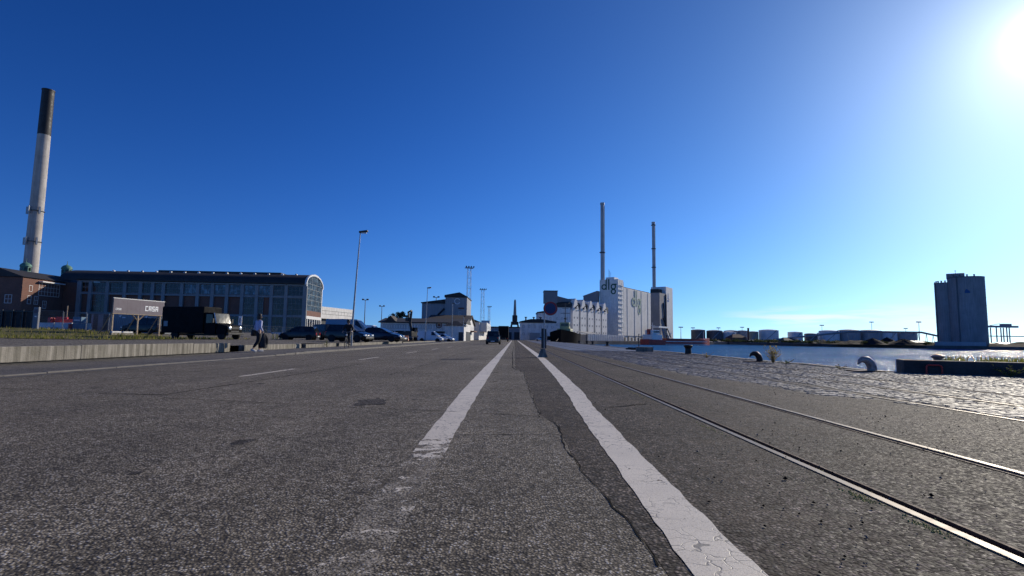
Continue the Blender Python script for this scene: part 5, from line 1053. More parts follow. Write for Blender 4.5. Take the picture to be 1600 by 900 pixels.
# dark site cabins / doors
x0, z = yq(141, 66); x1, _ = yq(172, 66); th = thing('site_cabin', 'dark site cabin with two doors left of the hoarding', 'cabin', (x0, 66, z-.2)); l = x1-x0; m = MB(); m.bbox(0, l, 0, 2.4, 0, W(150, 491, 66).z-z+.2, .03); m.build('body', 'totem_grey', th)
for u in (.12, .62): m = MB(); m.box(l*u, l*u+l*.22, -.03, .02, .2, 2.1); m.build('door', 'door_dark', th)
for i, (p0, p1) in enumerate(((172, 213), (214, 252))):
    x0, z = yq(p0, 64); x1, _ = yq(p1, 64); l = x1-x0; th = thing('site_container', ('grey site container behind the left half of the hoarding', 'grey site container behind the right half of the hoarding')[i], 'container', (x0, 64, z-.1), 0, 'grey site containers'); h = W(200, 485, 64).z-z+.1
    m = MB(); m.bbox(0, l-.05, 0, 2.4, 0, h, .04); b_ = m.build('body', 'container_grey', th)
    for k in range(12): m = MB(); u = .12+k*(l-.3)/12; m.box(u, u+.1, -.035, .005, .15, h-.15); m.build('corrugation', 'container_grey', b_)
    m = MB(); m.prism([(l*.3, h*.74), (l*.36, h*.66), (l*.42, h*.8)], -.05, -.036); m.build('logo_mark', 'sign_white', th); m = MB(); m.box(l*.44, l*.56, -.05, -.036, h*.64, h*.69); m.build('logo_mark', 'sign_white', th)
# the hoarding on its timber frame
a, b = W(178, 465, 53.5), W(257, 472, 59.5); d = Vector((b.x-a.x, b.y-a.y, 0)); zt = a.z; zb_ = W(178, 489, 53.5).z; zg = yz(a.x, a.y); ln = d.length
cs = thing('site_hoarding', 'purple-grey hoarding board with white lettering on a timber frame', 'sign', (a.x, a.y, 0), math.atan2(d.y, d.x))
for k in range(4): m = MB(); m.box(ln*k/4+.004, ln*(k+1)/4-.004, -.03, .02, zb_, zt-.06); m.build('board_panel', 'hoarding_print', cs)
m = MB(); m.box(-.05, ln+.05, -.05, .05, zt-.055, zt+.02); m.build('top_batten', 'white_paint', cs); m = MB(); m.box(-.05, ln+.05, -.045, .04, zb_-.08, zb_-.004); m.build('bottom_batten', 'timber', cs)
for u in (.01, .48, .93):
    z = zg-.15; m = MB(); m.box(ln*u, ln*u+.13, .03, .16, z, zt-.08); m.build('post', 'timber', cs)
    m = MB(); m.bar((ln*u+.06, .12, zb_+.2), (ln*u+.06, 1.7, z+.1), .1); m.build('rear_brace', 'timber', cs); m = MB(); m.box(ln*u-.1, ln*u+.25, -.1, 2.0, z, z+.14); m.build('ground_beam', 'timber', cs)
for s_ in (-1, 1): m = MB(); m.bar((ln*.48+.065, .1, zb_-.7), (ln*.48+.065+s_*.7, .1, zb_-.1), .09); m.build('knee_brace', 'timber', cs)
letters(cs, 'CASA', ln*.60, zb_+.38, .55, -.032, 'sign_white', .2); letters(cs, 'CASA', ln*.04, zb_+.32, .21, -.032, 'sign_white', .2)
for i, (u, w) in enumerate(((.05, 1.2), (.25, 1.3))): m = MB(); p = a+d*(u); q = thing('ballast_beam', ('left concrete ballast beam at the foot of the hoarding', 'right concrete ballast beam at the foot of the hoarding')[i], 'beam', (p.x+.1, p.y-.6, yz(p.x, p.y-.6)), math.atan2(d.y, d.x), 'ballast beams'); m.bbox(0, w, -.15, .15, 0, .22, .02); m.build('beam', 'old_concrete', q); m = MB(); m.bbox(.1, w-.1, -.12, .12, .23, .38, .02); m.build('upper_beam', 'white_render', q)
# white/yellow plank barrier near the hatchback
x, z = yq(433, 60); th = thing('plank_barrier', 'white plank barrier on pale legs left of the dark hatchback', 'barrier', (x, 60, z)); m = MB(); m.box(-.62, .62, -.04, .04, .62, .78); m.build('plank', 'white_paint', th)
for u in (-.45, 0, .45): m = MB(); m.bar((u, -.2, 0), (u, 0, .62), .1); m.bar((u, .2, 0), (u, 0, .62), .1); m.build('leg', 'tug_cream', th)
x = W(375.5, 500, 70).x; th = thing('site_notice', 'white notice board on a post right of the black truck', 'sign', (x, 70, .3)); z0, z1 = W(375, 508, 70).z-.3, W(375, 494, 70).z-.3; m = MB(); m.box(-.22, .22, -.02, .02, z0, z1); m.build('board', 'sign_white', th); m = MB(); m.box(-.1, .02, -.026, -.021, z0+.3, z1-.25); m.build('dark_mark', 'door_dark', th); m = MB(); m.tube([(0, .04, -.4), (0, .04, z1)], .03, 6); m.build('post', 'galvanised', th)

# ------------------------------------------------------------------ vehicles
mat('car_black', (.01, .01, .012), .18, .3, var=.1, spec=.4); mat('car_grey', (.03, .032, .036), .2, .4, var=.1, spec=.4); mat('car_blue', (.012, .014, .03), .18, .3, var=.1, spec=.4); mat('car_white', (.72, .73, .74), .3, var=.05); mat('car_silver', (.5, .52, .54), .28, .6, var=.05); mat('van_blue', (.22, .32, .4), .35, var=.05)
mat('tyre', (.012, .012, .012), .85, var=.2); mat('alloy', (.35, .36, .37), .35, .8); mat('lamp_clear', (.75, .78, .8), .12, .2, var=.02); mat('lamp_red', (.4, .02, .02), .2); mat('plastic_black', (.02, .02, .02), .6); mat('truck_black', (.006, .006, .007), .75, var=.2, vs=1, spec=.15)
STY = {
 'hatch': dict(L=4.0, W=1.72, H=1.5, low=[(-.5, .52), (-.49, .86), (-.42, .97), (.12, .93), (.27, .90), (.42, .76), (.485, .62), (.5, .45)], gh=(-.47, -.40, .04, .29), wins=[(-.36, -.1), (-.08, .17)]),
 'sedan': dict(L=4.65, W=1.8, H=1.44, low=[(-.5, .5), (-.49, .88), (-.36, .98), (.1, .92), (.24, .88), (.42, .76), (.485, .62), (.5, .45)], gh=(-.40, -.25, .02, .25), wins=[(-.27, -.09), (-.07, .13)]),
 'suv': dict(L=4.7, W=1.88, H=1.82, low=[(-.5, .55), (-.49, 1.05), (-.4, 1.1), (.1, 1.08), (.27, 1.05), (.42, .95), (.485, .75), (.5, .5)], gh=(-.485, -.455, .1, .29), wins=[(-.42, -.2), (-.18, .02), (.04, .18)]),
 'panel': dict(L=4.2, W=1.8, H=1.84, low=[(-.5, .5), (-.495, 1.1), (-.4, 1.12), (.12, 1.08), (.3, 1.02), (.43, .85), (.49, .65), (.5, .45)], gh=(-.497, -.485, .14, .36), wins=[(.06, .25)]),
 'bigvan': dict(L=5.6, W=2.0, H=2.5, low=[(-.5, .5), (-.495, 1.3), (-.4, 1.32), (.12, 1.25), (.32, 1.15), (.44, .95), (.49, .7), (.5, .45)], gh=(-.497, -.485, .17, .41), wins=[(.14, .31)]),
}
def wheel(th, x, y, r, w, rim='alloy'):
    m = MB(); s_ = 1 if y > 0 else -1; m.lathe([(r*.62, -w/2), (r*.93, -w/2), (r, -w*.35), (r, w*.35), (r*.93, w/2), (r*.62, w/2)], 22); m.v = [(a+x, c+y, b+r) for a, b, c in m.v]; o = m.build('wheel', 'tyre', th, smooth=True)
    m = MB(); m.lathe([(.01, w*.30), (r*.2, w*.36), (r*.5, w*.40), (r*.63, w*.46)], 14); m.v = [(a+x, s_*c+y, b+r) for a, b, c in m.v]; m.build('rim', rim, o, smooth=True)
def car(name, label, cat, loc, hd, style, paint, group=None, scale=1):
    S = STY[style]; L_, B, H = S['L'], S['W']/2, S['H']; th = thing(name, label, cat, loc, hd, group); g0, g1, g2, g3 = [q*L_ for q in S['gh']]
    st = S['low']; vs = []; fs = []; n = 9
    for i, (u, zt) in enumerate(st):
        e = 1-.16*max(0, (abs(u)-.38)/.12)**1.5; w = B*e; zl = .2+.06*max(0, (abs(u)-.4)/.1)
        vs += [(u*L_, s_*w*k, z) for s_, k, z in ((-1, .8, zl), (-1, .98, zl+.12), (-1, 1, zl+(zt-zl)*.55), (-1, .94, zt-.03), (0, .9, zt+.015), (1, .94, zt-.03), (1, 1, zl+(zt-zl)*.55), (1, .98, zl+.12), (1, .8, zl))]
    for i in range(len(st)-1):
        for k in range(n-1): fs.append((i*n+k, (i+1)*n+k, (i+1)*n+k+1, i*n+k+1))
        fs.append((i*n+n-1, (i+1)*n+n-1, (i+1)*n, i*n))
    fs += [tuple(range(n-1, -1, -1)), tuple(range((len(st)-1)*n, len(st)*n))]
    m = MB(); m.add(vs, [f[::-1] for f in fs]); body = m.build('body', paint, th, smooth=True)
    def zlow(x): return lerp([(z, u*L_) for u, z in st], x)
    bw_, tw_ = B*.93, B*.76; zb = min(zlow(g0+.1), zlow(0))-.03
    def gpt(x, t_, s_):   # point on greenhouse side: t 0 at belt, 1 at roof
        return Vector((x, s_*(bw_+(tw_-bw_)*t_), zb+(H-.02-zb)*t_))
    P = []
    for s_ in (-1, 1): P += [gpt(g0, 0, s_), gpt(g3, 0, s_), gpt(g2, 1, s_), gpt((g1+g2)/2, 1.035, s_), gpt(g1, 1, s_)]
    m = MB(); m.add(P, [(0, 1, 2, 3, 4), (9, 8, 7, 6, 5), (1, 6, 7, 2), (2, 7, 8, 3), (3, 8, 9, 4), (4, 9, 5, 0)]); cab = m.build('cabin', paint, th)
    def xr(t_): return g0+(g1-g0)*t_, g3+(g2-g3)*t_
    for s_ in (-1, 1):
        for (w0, w1) in S['wins']:
            q = []
            for t_, fx in ((.14, 0), (.14, 1), (.86, 1), (.86, 0)):
                lo, hi = xr(t_); x = max(min((w0, w1)[fx]*L_, hi-.1), lo+.1); v = gpt(x, t_, s_); v.y += s_*.012; q.append(v)
            m = MB(); m.quad(*(q if s_ < 0 else q[::-1])); m.build('side_window', 'car_glass', cab)
    for nm, (e0, e1), o_ in (('windscreen', (g3, g2), .012), ('rear_window', (g0, g1), -.012)):
        q = []
        for t_, s_ in ((.1, -.9), (.1, .9), (.9, .9), (.9, -.9)):
            v = gpt(e0+(e1-e0)*t_, t_, 1); q.append(Vector((v.x+o_*1.5, v.y*s_, v.z+.012)))
        m = MB(); m.quad(*(q if nm == 'windscreen' else q[::-1])); m.build(nm, 'car_glass', cab)
    r = .31 if style in ('hatch', 'sedan') else .34
    for u in (-.31, .31):
        for s_ in (-1, 1):
            m = MB(); m.lathe([(r*1.16, -.06), (r*1.16, .06)], 20); m.v = [(a+u*L_, c*.5+s_*(B-.055), b+r) for a, b, c in m.v]; m.build('wheel_arch', 'plastic_black', body); wheel(th, u*L_, s_*(B-.06), r, .2)
    zf = zlow(.46*L_)
    for s_ in (-1, 1):
        m = MB(); m.bbox(.455*L_, .492*L_, s_*B*.66-.19, s_*B*.66+.19, zf-.16, zf-.02, .03); m.build('headlight', 'lamp_clear', th)
        m = MB(); m.bbox(-.503*L_, -.47*L_, s_*B*.74-.12, s_*B*.74+.12, zlow(-.48*L_)-.32, zlow(-.48*L_)-.06, .03); m.build('tail_light', 'lamp_red', th)
        m = MB(); m.bbox(g3-.42, g3-.22, s_*(B+.02)-.09, s_*(B+.02)+.09, zb+.04, zb+.17, .03); m.build('wing_mirror', paint, th)
    m = MB(); m.bbox(.475*L_, .508*L_, -B*.8, B*.8, .26, .46, .04); m.build('front_bumper', 'plastic_black', th); m = MB(); m.bbox(-.51*L_, -.485*L_, -B*.8, B*.8, .3, .5, .04); m.build('rear_bumper', 'plastic_black', th); m = MB(); m.box(-.515*L_, -.511*L_, -.26, .26, .36, .47); m.build('number_plate', 'sign_white', th)
    return th
def spot(px, Y): x = W(px, 525, Y).x; return (x, Y, max(yz(x, Y), 0) if x < -13.3 else 0)
car('parked_car', 'dark grey hatchback parked facing left, left of the black people carrier', 'car', spot(468, 58), R(184), 'hatch', 'car_grey', 'parked cars in the yard')
car('parked_car', 'black people carrier seen from behind between hatchback and near black car', 'car', spot(503, 62), R(138), 'suv', 'car_black', 'parked cars in the yard')
car('parked_car', 'black car with bright headlights right behind the cyclist', 'car', spot(546, 47), R(-14), 'hatch', 'car_black', 'parked cars in the yard')
car('parked_car', 'dark blue sedan facing right beside the concrete edging', 'car', spot(595, 55), R(-6), 'sedan', 'car_blue', 'parked cars in the yard')
car('parked_van', 'pale blue delivery van standing behind the cyclist', 'van', spot(547, 64), R(0), 'bigvan', 'van_blue', 'vans in the yard')
car('parked_van', 'white high van farther back, its cab showing above the sedan', 'van', spot(575, 84), R(-4), 'bigvan', 'car_white', 'vans in the yard')
car('parked_car', 'distant silver car right of the blue sedan', 'car', spot(616, 86), R(-20), 'hatch', 'car_silver', 'parked cars in the yard')
car('panel_van', 'small white panel van parked behind the second street lamp', 'van', spot(673, 90), R(-3), 'panel', 'car_white')
car('parked_car', 'silver hatchback parked right of the white panel van', 'car', spot(693, 98), R(-10), 'hatch', 'car_silver', 'parked cars in the yard')
car('parked_car', 'dark car half hidden under the hoarding frame', 'car', (W(226, 515, 61).x, 61, yz(W(226, 515, 61).x, 61)), R(175), 'suv', 'car_black', 'parked cars in the yard')
car('driven_car', 'dark car driving away on the road behind the lorry', 'car', (W(771, 535, 74).x, 74, .003), R(90), 'suv', 'car_grey')
car('parked_car', 'distant grey car standing at the foot of the sign', 'car', (W(845, 530, 196).x, 196, 0), R(170), 'hatch', 'car_silver', 'parked cars in the yard')
# lorry with box body
lo = thing('lorry', 'dark box lorry driving ahead on the road', 'lorry', (W(787, 530, 132).x, 132, .003), R(90))
m = MB(); m.bbox(-3.6, 2.4, -1.22, 1.22, .95, 3.75, .04); bx_ = m.build('box_body', 'truck_black', lo); m = MB(); m.bbox(2.5, 4.2, -1.12, 1.12, .6, 3.0, .15); cb2 = m.build('cab', 'car_blue', lo); m = MB(); m.bbox(-3.6, 2.4, -.5, .5, .6, .94, .03); m.build('chassis', 'plastic_black', lo)
for s_ in (-1, 1): m = MB(); m.box(-3.63, -3.605, s_*.6-.55, s_*.6+.55, 1.0, 3.7); m.build('rear_door', 'truck_black', bx_); m = MB(); m.bbox(-3.66, -3.6, s_*.95-.14, s_*.95+.14, .68, .86, .02); m.build('tail_light', 'lamp_red', lo)
for x in (-2.3, 3.1):
    for s_ in (-1, 1): wheel(lo, x, s_*1.02, .48, .3)
m = MB(); m.box(4.19, 4.23, -1.0, 1.0, 1.8, 2.8); m.build('windscreen', 'car_glass', cb2); m = MB(); m.bbox(-3.66, -3.5, -1.1, 1.1, .42, .58, .03); m.build('underrun_bar', 'plastic_black', lo)
# bonneted black box truck in the yard
x, y, z = spot(316, 51.5); tr = thing('box_truck', 'black bonneted box truck parked on the gravel yard', 'truck', (x, y, z), R(-13))
m = MB(); m.bbox(-3.75, 1.05, -1.12, 1.12, .55, 3.1, .08); bx_ = m.build('box_body', 'truck_black', tr)
m = MB(); m.prism([(1.1, .5), (2.35, .5), (2.35, 1.5), (2.05, 2.5), (1.1, 2.55)], -1.02, 1.02); cb2 = m.build('cab', 'truck_black', tr)
m = MB(); m.prism([(2.36, .55), (3.65, .55), (3.72, .95), (3.6, 1.3), (2.36, 1.52)], -.92, .92); hd_ = m.build('bonnet', 'truck_black', tr)
for s_ in (-1, 1):
    m = MB(); q = [(1.3, s_*1.035, 1.55), (2.2, s_*1.035, 1.55), (1.98, s_*1.035, 2.35), (1.3, s_*1.035, 2.38)]; m.quad(*(q if s_ < 0 else q[::-1])); m.build('door_window', 'window_glass', cb2)
    m = MB(); m.bbox(3.55, 3.74, s_*.68-.14, s_*.68+.14, .95, 1.22, .05); m.build('headlight', 'lamp_clear', tr); m = MB(); m.bbox(2.2, 2.3, s_*1.22-.1, s_*1.22+.1, 1.55, 1.95, .03); m.build('wing_mirror', 'plastic_black', tr)
    m = MB(); m.prism([(2.55, .5), (2.55, .9), (2.8, 1.1), (3.3, 1.1), (3.55, .9), (3.55, .5)][::-1], s_*.95-.13, s_*.95+.13); m.build('mudguard', 'truck_black', tr)
    m = MB(); m.bbox(-3.78, -3.72, s_*.95-.1, s_*.95+.1, .75, 1.0, .02); m.build('tail_light', 'lamp_red', tr)
m = MB(); m.quad((2.372, -.92, 1.55), (2.372, .92, 1.55), (2.08, .9, 2.46), (2.08, -.9, 2.46)); m.build('windscreen', 'car_glass', cb2); m = MB(); m.bar((2.38, -.95, 1.52), (2.09, -.95, 2.5), .09); m.build('screen_pillar', 'white_paint', cb2)
m = MB(); m.bbox(3.6, 3.85, -1.0, 1.0, .45, .65, .04); m.build('bumper', 'plastic_black', tr); m = MB(); m.box(3.66, 3.7, -.5, .5, .7, 1.2); m.build('grille', 'plastic_black', hd_); m = MB(); m.box(-3.2, 2.5, -.5, .5, .35, .54); m.build('chassis', 'plastic_black', tr); m = MB(); m.box(-3.45, -3.0, -1.14, -1.125, 1.2, 1.7); m.build('side_panel', 'container_grey', bx_)
for x in (-2.2, 3.05):
    for s_ in (-1, 1): wheel(tr, x, s_*.92, .4, .26, 'dark_metal')
# traffic cones and an excavator by the warehouse
cm2 = MB(); cm2.lathe([(.2, .02), (.17, .06), (.05, .72)], 10); cme = cm2.mesh('body', 'orange', True); cb3 = MB(); cb3.box(-.22, .22, -.22, .22, 0, .03); cbm = cb3.mesh('base', 'plastic_black')
for i, (px, lab) in enumerate(((621, 'leftmost orange traffic cone before the warehouse'), (624.5, 'second orange traffic cone from the left before the warehouse'), (628, 'third orange traffic cone from the left before the warehouse'), (634, 'orange traffic cone just left of the excavator'), (637, 'orange traffic cone right beside the excavator tracks'))):
    x, y, z = spot(px, 112); th = thing('traffic_cone', lab, 'traffic cone', (x, y, max(z, 0)+.0), 0, 'orange cones'); put(cme, 'body', th, (0, 0, 0), scale=(1.6, 1.6, 1.6)); put(cbm, 'base', th, scale=(1.6, 1.6, 1.4))
x, y, z = spot(642, 118); ex = thing('excavator', 'dark excavator with folded upright boom before the warehouse', 'excavator', (x, y, max(z, 0)), R(-30)); zt = W(641, 486, 118).z-max(z, 0)
for s_ in (-1, 1): m = MB(); m.bbox(-1.3, 1.3, s_*.8-.25, s_*.8+.25, 0, .75, .2); m.build('track', 'plastic_black', ex)
m = MB(); m.bbox(-1.5, 1.0, -1.0, 1.0, .8, 2.0, .1); m.build('upper_body', 'plastic_black', ex); m = MB(); m.bbox(.1, 1.1, .1, .95, 2.02, 2.9, .08); m.build('cab', 'car_glass', ex)
m = MB(); m.tube([(.6, -.3, 1.6), (-.1, -.3, zt*.6), (.25, -.3, zt-.1)], [.32, .3, .24], 6); m.build('boom', 'plastic_black', ex); m = MB(); m.tube([(.25, -.3, zt), (-.7, -.3, zt-.25), (-.5, -.3, zt-1.6)], [.3, .24, .18], 6); m.build('stick', 'plastic_black', ex); m = MB(); m.bbox(-1.2, -.2, -.75, .15, zt-2.3, zt-1.5, .15); m.build('bucket', 'plastic_black', ex)
car('site_truck', 'small white pickup right of the excavator', 'pickup', spot(651, 122), R(170), 'panel', 'car_white')
# small trees behind the warehouse
mat('bark', (.06, .045, .035), .9); mat('leaf_green', (.05, .075, .022), .7, var=.45, vs=1.5); mat('leaf_purple', (.07, .035, .05), .7, var=.4, vs=1.5)
def tree(label, px, Y, ytop, w, mt, n=1500):
    x = W(px, 520, Y).x; zt = W(px, ytop, Y).z; th = thing('tree', label, 'tree', (x, Y, 0), 0, 'small trees behind the warehouse'); m = MB(); m.tube([(0, 0, 0), (.1, 0, zt*.45), (.05, .1, zt*.8)], [.22, .16, .06], 7)
    cl = []
    for k in range(9):
        a = random.uniform(0, 6.28); r = w*random.uniform(.15, .5); c = Vector((math.cos(a)*r, math.sin(a)*r, zt*random.uniform(.72, .95))); cl.append((c, w*random.uniform(.14, .26))); m.tube([(.08, 0, zt*.5), tuple(c*.6+Vector((0, 0, zt*.3))), tuple(c)], [.09, .05, .02], 5)
    m.build('trunk', 'bark', th); m = MB()
    for k in range(n):
        c, r = random.choice(cl); v = Vector((random.gauss(0, 1), random.gauss(0, 1), random.gauss(0, .55))); p = c+v.normalized()*r*random.random()**.4; e = Vector((random.uniform(-1, 1), random.uniform(-1, 1), random.uniform(-1, 1)))*.16; f = e.cross(Vector((random.uniform(-1, 1), random.uniform(-1, 1), 1))).normalized()*.09; m.add([p-e, p-f, p+e, p+f], [(0, 1, 2, 3)])
    m.build('crown', mt, th)
tree('small broad green tree rising above the warehouse roof', 617, 160, 487, 4.0, 'leaf_green'); tree('small green tree touching the broad one above the warehouse roof', 625, 164, 486, 3.2, 'leaf_green'); tree('tiny purplish tree nearest the excavator above the roof', 634, 166, 487.5, 2.2, 'leaf_purple', 700)

# ------------------------------------------------------------------ people
mat('skin', (.42, .26, .19), .6, var=.08); mat('hair_dark', (.03, .022, .016), .6); mat('shirt_pale', (.42, .46, .66), .7, var=.08, vs=6); mat('cloth_black', (.012, .012, .014), .85, var=.25, vs=8); mat('shoe_white', (.6, .58, .56), .6); mat('bag_black', (.015, .014, .015), .6); mat('jacket_navy', (.016, .018, .024), .8, var=.25, vs=8)
def skin(name, chains, mt, parent, sub=2):
    """one continuous surface grown round a branching skeleton: {joint: (pos, radius)}, edges"""
    J, E_ = chains; names = list(J); me = bpy.data.meshes.new(name); me.from_pydata([J[k][0] for k in names], [(names.index(a), names.index(b)) for a, b in E_], []); o = bpy.data.objects.new(name, me); COL.objects.link(o)
    sm = o.modifiers.new('skin', 'SKIN'); sv = me.skin_vertices[0].data
    for i, k in enumerate(names):
        r = J[k][1]; sv[i].radius = (r, r) if isinstance(r, (int, float)) else r
    sv[0].use_root = True; s2_ = o.modifiers.new('sub', 'SUBSURF'); s2_.levels = sub; s2_.render_levels = sub
    dg = bpy.context.evaluated_depsgraph_get(); nm = bpy.data.meshes.new_from_object(o.evaluated_get(dg)); bpy.data.objects.remove(o); nm.materials.clear(); nm.materials.append(MATS[mt]); nm.polygons.foreach_set('use_smooth', [True]*len(nm.polygons))
    r = bpy.data.objects.new(name, nm); COL.objects.link(r); r.parent = parent; return r
def head_bits(par, c, hair_len, face=1):
    """hair shell, eyes, nose, mouth, ears round a head centred at c that looks along -Y*face"""
    m = MB(); n = 14
    m.lathe([(.02, .135), (.07, .12), (.1, .07), (.108, .01), (.1, -.05), (.09, -hair_len)], n, c); m.v = [(x, y if (y-c[1])*face > -.035 or z > c[2]+.05 else c[1]-.045*face, z) for x, y, z in m.v]; m.build('hair', 'hair_dark', par, smooth=True)
    for s_ in (-1, 1): m = MB(); m.lathe([(.002, -.011), (.011, 0), (.002, .011)], 8, (c[0]+s_*.034, c[1]-.088*face, c[2]+.005)); m.build('eye', 'plastic_black', par); m = MB(); m.lathe([(.004, -.035), (.018, 0), (.004, .035)], 8, (c[0]+s_*.092, c[1]+.005, c[2]-.01)); m.build('ear', 'skin', par, smooth=True)
    m = MB(); m.add([(c[0]-.016, c[1]-.085*face, c[2]-.035), (c[0]+.016, c[1]-.085*face, c[2]-.035), (c[0], c[1]-.118*face, c[2]-.032), (c[0], c[1]-.09*face, c[2]+.01)], [(0, 1, 2), (0, 2, 3), (1, 3, 2), (0, 3, 1)]); m.build('nose', 'skin', par); m = MB(); m.box(c[0]-.028, c[0]+.028, c[1]-.092*min(face, 1)-.0, c[1]-.086*face+.004, c[2]-.072, c[2]-.062); m.build('mouth', 'red_mark', par)
def hand(J, E_, pre, wrist, dirn, out, s_):
    """palm and five bent fingers of unequal length hanging from a wrist joint"""
    d = Vector(dirn).normalized(); o_ = Vector(out).normalized(); n_ = d.cross(o_); w = Vector(J[wrist][0]); J[pre+'palm'] = (tuple(w+d*.075), (.034, .02)); E_.append((wrist, pre+'palm'))
    for i, l in enumerate((.075, .085, .08, .062)):
        b = w+d*.11+o_*(.027-.018*i); k = b+d*l*.5+n_*.008*s_; t_ = b+d*l*.9+n_*.03*s_
        for nm, p_, r in (('a', b, .0095), ('b', k, .009), ('c', t_, .007)): J[pre+'f%d%s' % (i, nm)] = (tuple(p_), r)
        E_ += [(pre+'palm', pre+'f%da' % i), (pre+'f%da' % i, pre+'f%db' % i), (pre+'f%db' % i, pre+'f%dc' % i)]
    b = w+d*.05+o_*.034; t_ = b+d*.06+o_*.022; J[pre+'t0'] = (tuple(b), .012); J[pre+'t1'] = (tuple(t_), .009); E_ += [(pre+'palm', pre+'t0'), (pre+'t0', pre+'t1')]
# pedestrian walking to the right along the pavement, jacket in the hand
pp = G(402, 549.5, .1); ped = thing('person', 'person in pale blue shirt and black trousers walking with black shoulder bag', 'person', (pp.x, pp.y, .1), R(142))
J = {'pel': ((0, 0, .92), (.14, .11)), 'wst': ((0, -.01, 1.08), (.12, .09)), 'chs': ((0, 0, 1.28), (.155, .105)), 'sho': ((0, .01, 1.42), (.12, .075)), 'nck': ((0, 0, 1.49), .052), 'hd0': ((0, -.015, 1.565), (.07, .08)), 'hd1': ((0, -.015, 1.66), (.072, .085)),
     'hl': ((.085, 0, .88), .095), 'kl': ((.09, -.16, .50), .062), 'al': ((.085, -.12, .1), .038), 'tl': ((.09, -.27, .04), .032), 'hr': ((-.085, 0, .88), .095), 'kr': ((-.09, .03, .48), .062), 'ar': ((-.085, .26, .13), .038), 'tr': ((-.09, .17, .035), .032),
     'sl': ((.185, 0, 1.40), .058), 'el': ((.235, .05, 1.13), .043), 'wl': ((.22, -.06, .90), .029), 'sr': ((-.185, 0, 1.40), .058), 'er': ((-.25, .04, 1.13), .043), 'wr': ((-.24, -.1, .90), .029)}
E_ = [('pel', 'wst'), ('wst', 'chs'), ('chs', 'sho'), ('sho', 'nck'), ('nck', 'hd0'), ('hd0', 'hd1'), ('pel', 'hl'), ('hl', 'kl'), ('kl', 'al'), ('al', 'tl'), ('pel', 'hr'), ('hr', 'kr'), ('kr', 'ar'), ('ar', 'tr'), ('sho', 'sl'), ('sl', 'el'), ('el', 'wl'), ('sho', 'sr'), ('sr', 'er'), ('er', 'wr')]
Jb, Eb = dict(J), list(E_); hand(Jb, Eb, 'L', 'wl', (0, -.25, -1), (0, -1, 0), 1); hand(Jb, Eb, 'R', 'wr', (0, -.25, -1), (0, -1, 0), -1)
skin('body', (Jb, Eb), 'skin', ped); head_bits(ped, (0, -.02, 1.63), .14)
def grow(k, a): q = J[k][1]; return (J[k][0], (q[0]+a, q[1]+a) if isinstance(q, tuple) else q+a)
T = {k: grow(k, .018) for k in ('chs', 'wst', 'pel', 'sho', 'sl', 'el', 'sr', 'er')}; T['wl'] = ((.222, -.05, .93), .038); T['wr'] = ((-.24, -.09, .93), .038); T['nc'] = ((0, 0, 1.46), .06)
skin('shirt', (T, [('chs', 'wst'), ('wst', 'pel'), ('chs', 'sho'), ('sho', 'nc'), ('sho', 'sl'), ('sl', 'el'), ('el', 'wl'), ('sho', 'sr'), ('sr', 'er'), ('er', 'wr')]), 'shirt_pale', ped)
T = {k: grow(k, .028) for k in ('pel', 'hl', 'kl', 'hr', 'kr')}; T['wq'] = ((0, 0, 1.03), (.135, .11)); T['al'] = ((.085, -.125, .16), .06); T['ar'] = ((-.085, .24, .19), .06)
skin('trousers', (T, [('pel', 'wq'), ('pel', 'hl'), ('hl', 'kl'), ('kl', 'al'), ('pel', 'hr'), ('hr', 'kr'), ('kr', 'ar')]), 'cloth_black', ped)
for x, y, z, rx in ((.088, -.17, 0, 0), (-.088, .25, .02, .35)): m = MB(); m.bbox(-.047, .047, -.15, .12, 0, .1, .03, Matrix.Translation((x, y, z)) @ Matrix.Rotation(rx, 4, 'X')); m.build('shoe', 'shoe_white', ped, smooth=True)
bag = thing('shoulder_bag', 'black shoulder bag hanging at the hip of the walking person', 'bag', (pp.x, pp.y, .1), R(142)); m = MB(); m.bbox(.21, .36, -.17, .2, .72, 1.0, .05); m.build('bag_body', 'bag_black', bag, smooth=True); m = MB(); m.tube([(.28, .16, .98), (.22, .11, 1.25), (.15, .02, 1.485), (.2, -.09, 1.25), (.28, -.13, .98)], .014, 6); m.build('strap', 'bag_black', bag)
jk = thing('carried_jacket', 'dark jacket hanging from the hand of the walking person', 'jacket', (pp.x, pp.y, .1), R(142)); m = MB(); n = 14; vs_ = []; fs = []
for i, (z, rx, ry) in enumerate(((.86, .03, .03), (.8, .06, .07), (.6, .08, .12), (.42, .09, .15), (.26, .1, .16), (.18, .09, .15))):
    for k in range(n): a = 2*math.pi*k/n; f = 1+.16*math.sin(5*a+i); vs_.append((-.3+rx*f*math.cos(a), -.12+ry*f*math.sin(a), z+.03*math.sin(3*a)*(i > 3)))
for i in range(5):
    for k in range(n): fs.append((i*n+k, (i+1)*n+k, (i+1)*n+(k+1) % n, i*n+(k+1) % n))
m.add(vs_, fs+[tuple(range(n)), tuple(range(6*n-1, 5*n-1, -1))]); m.build('cloth', 'jacket_navy', jk, smooth=True); m = MB(); m.tube([(-.3, -.18, .8), (-.33, -.28, .58), (-.31, -.28, .34)], [.05, .055, .05], 8); m.build('sleeve', 'jacket_navy', jk, smooth=True)
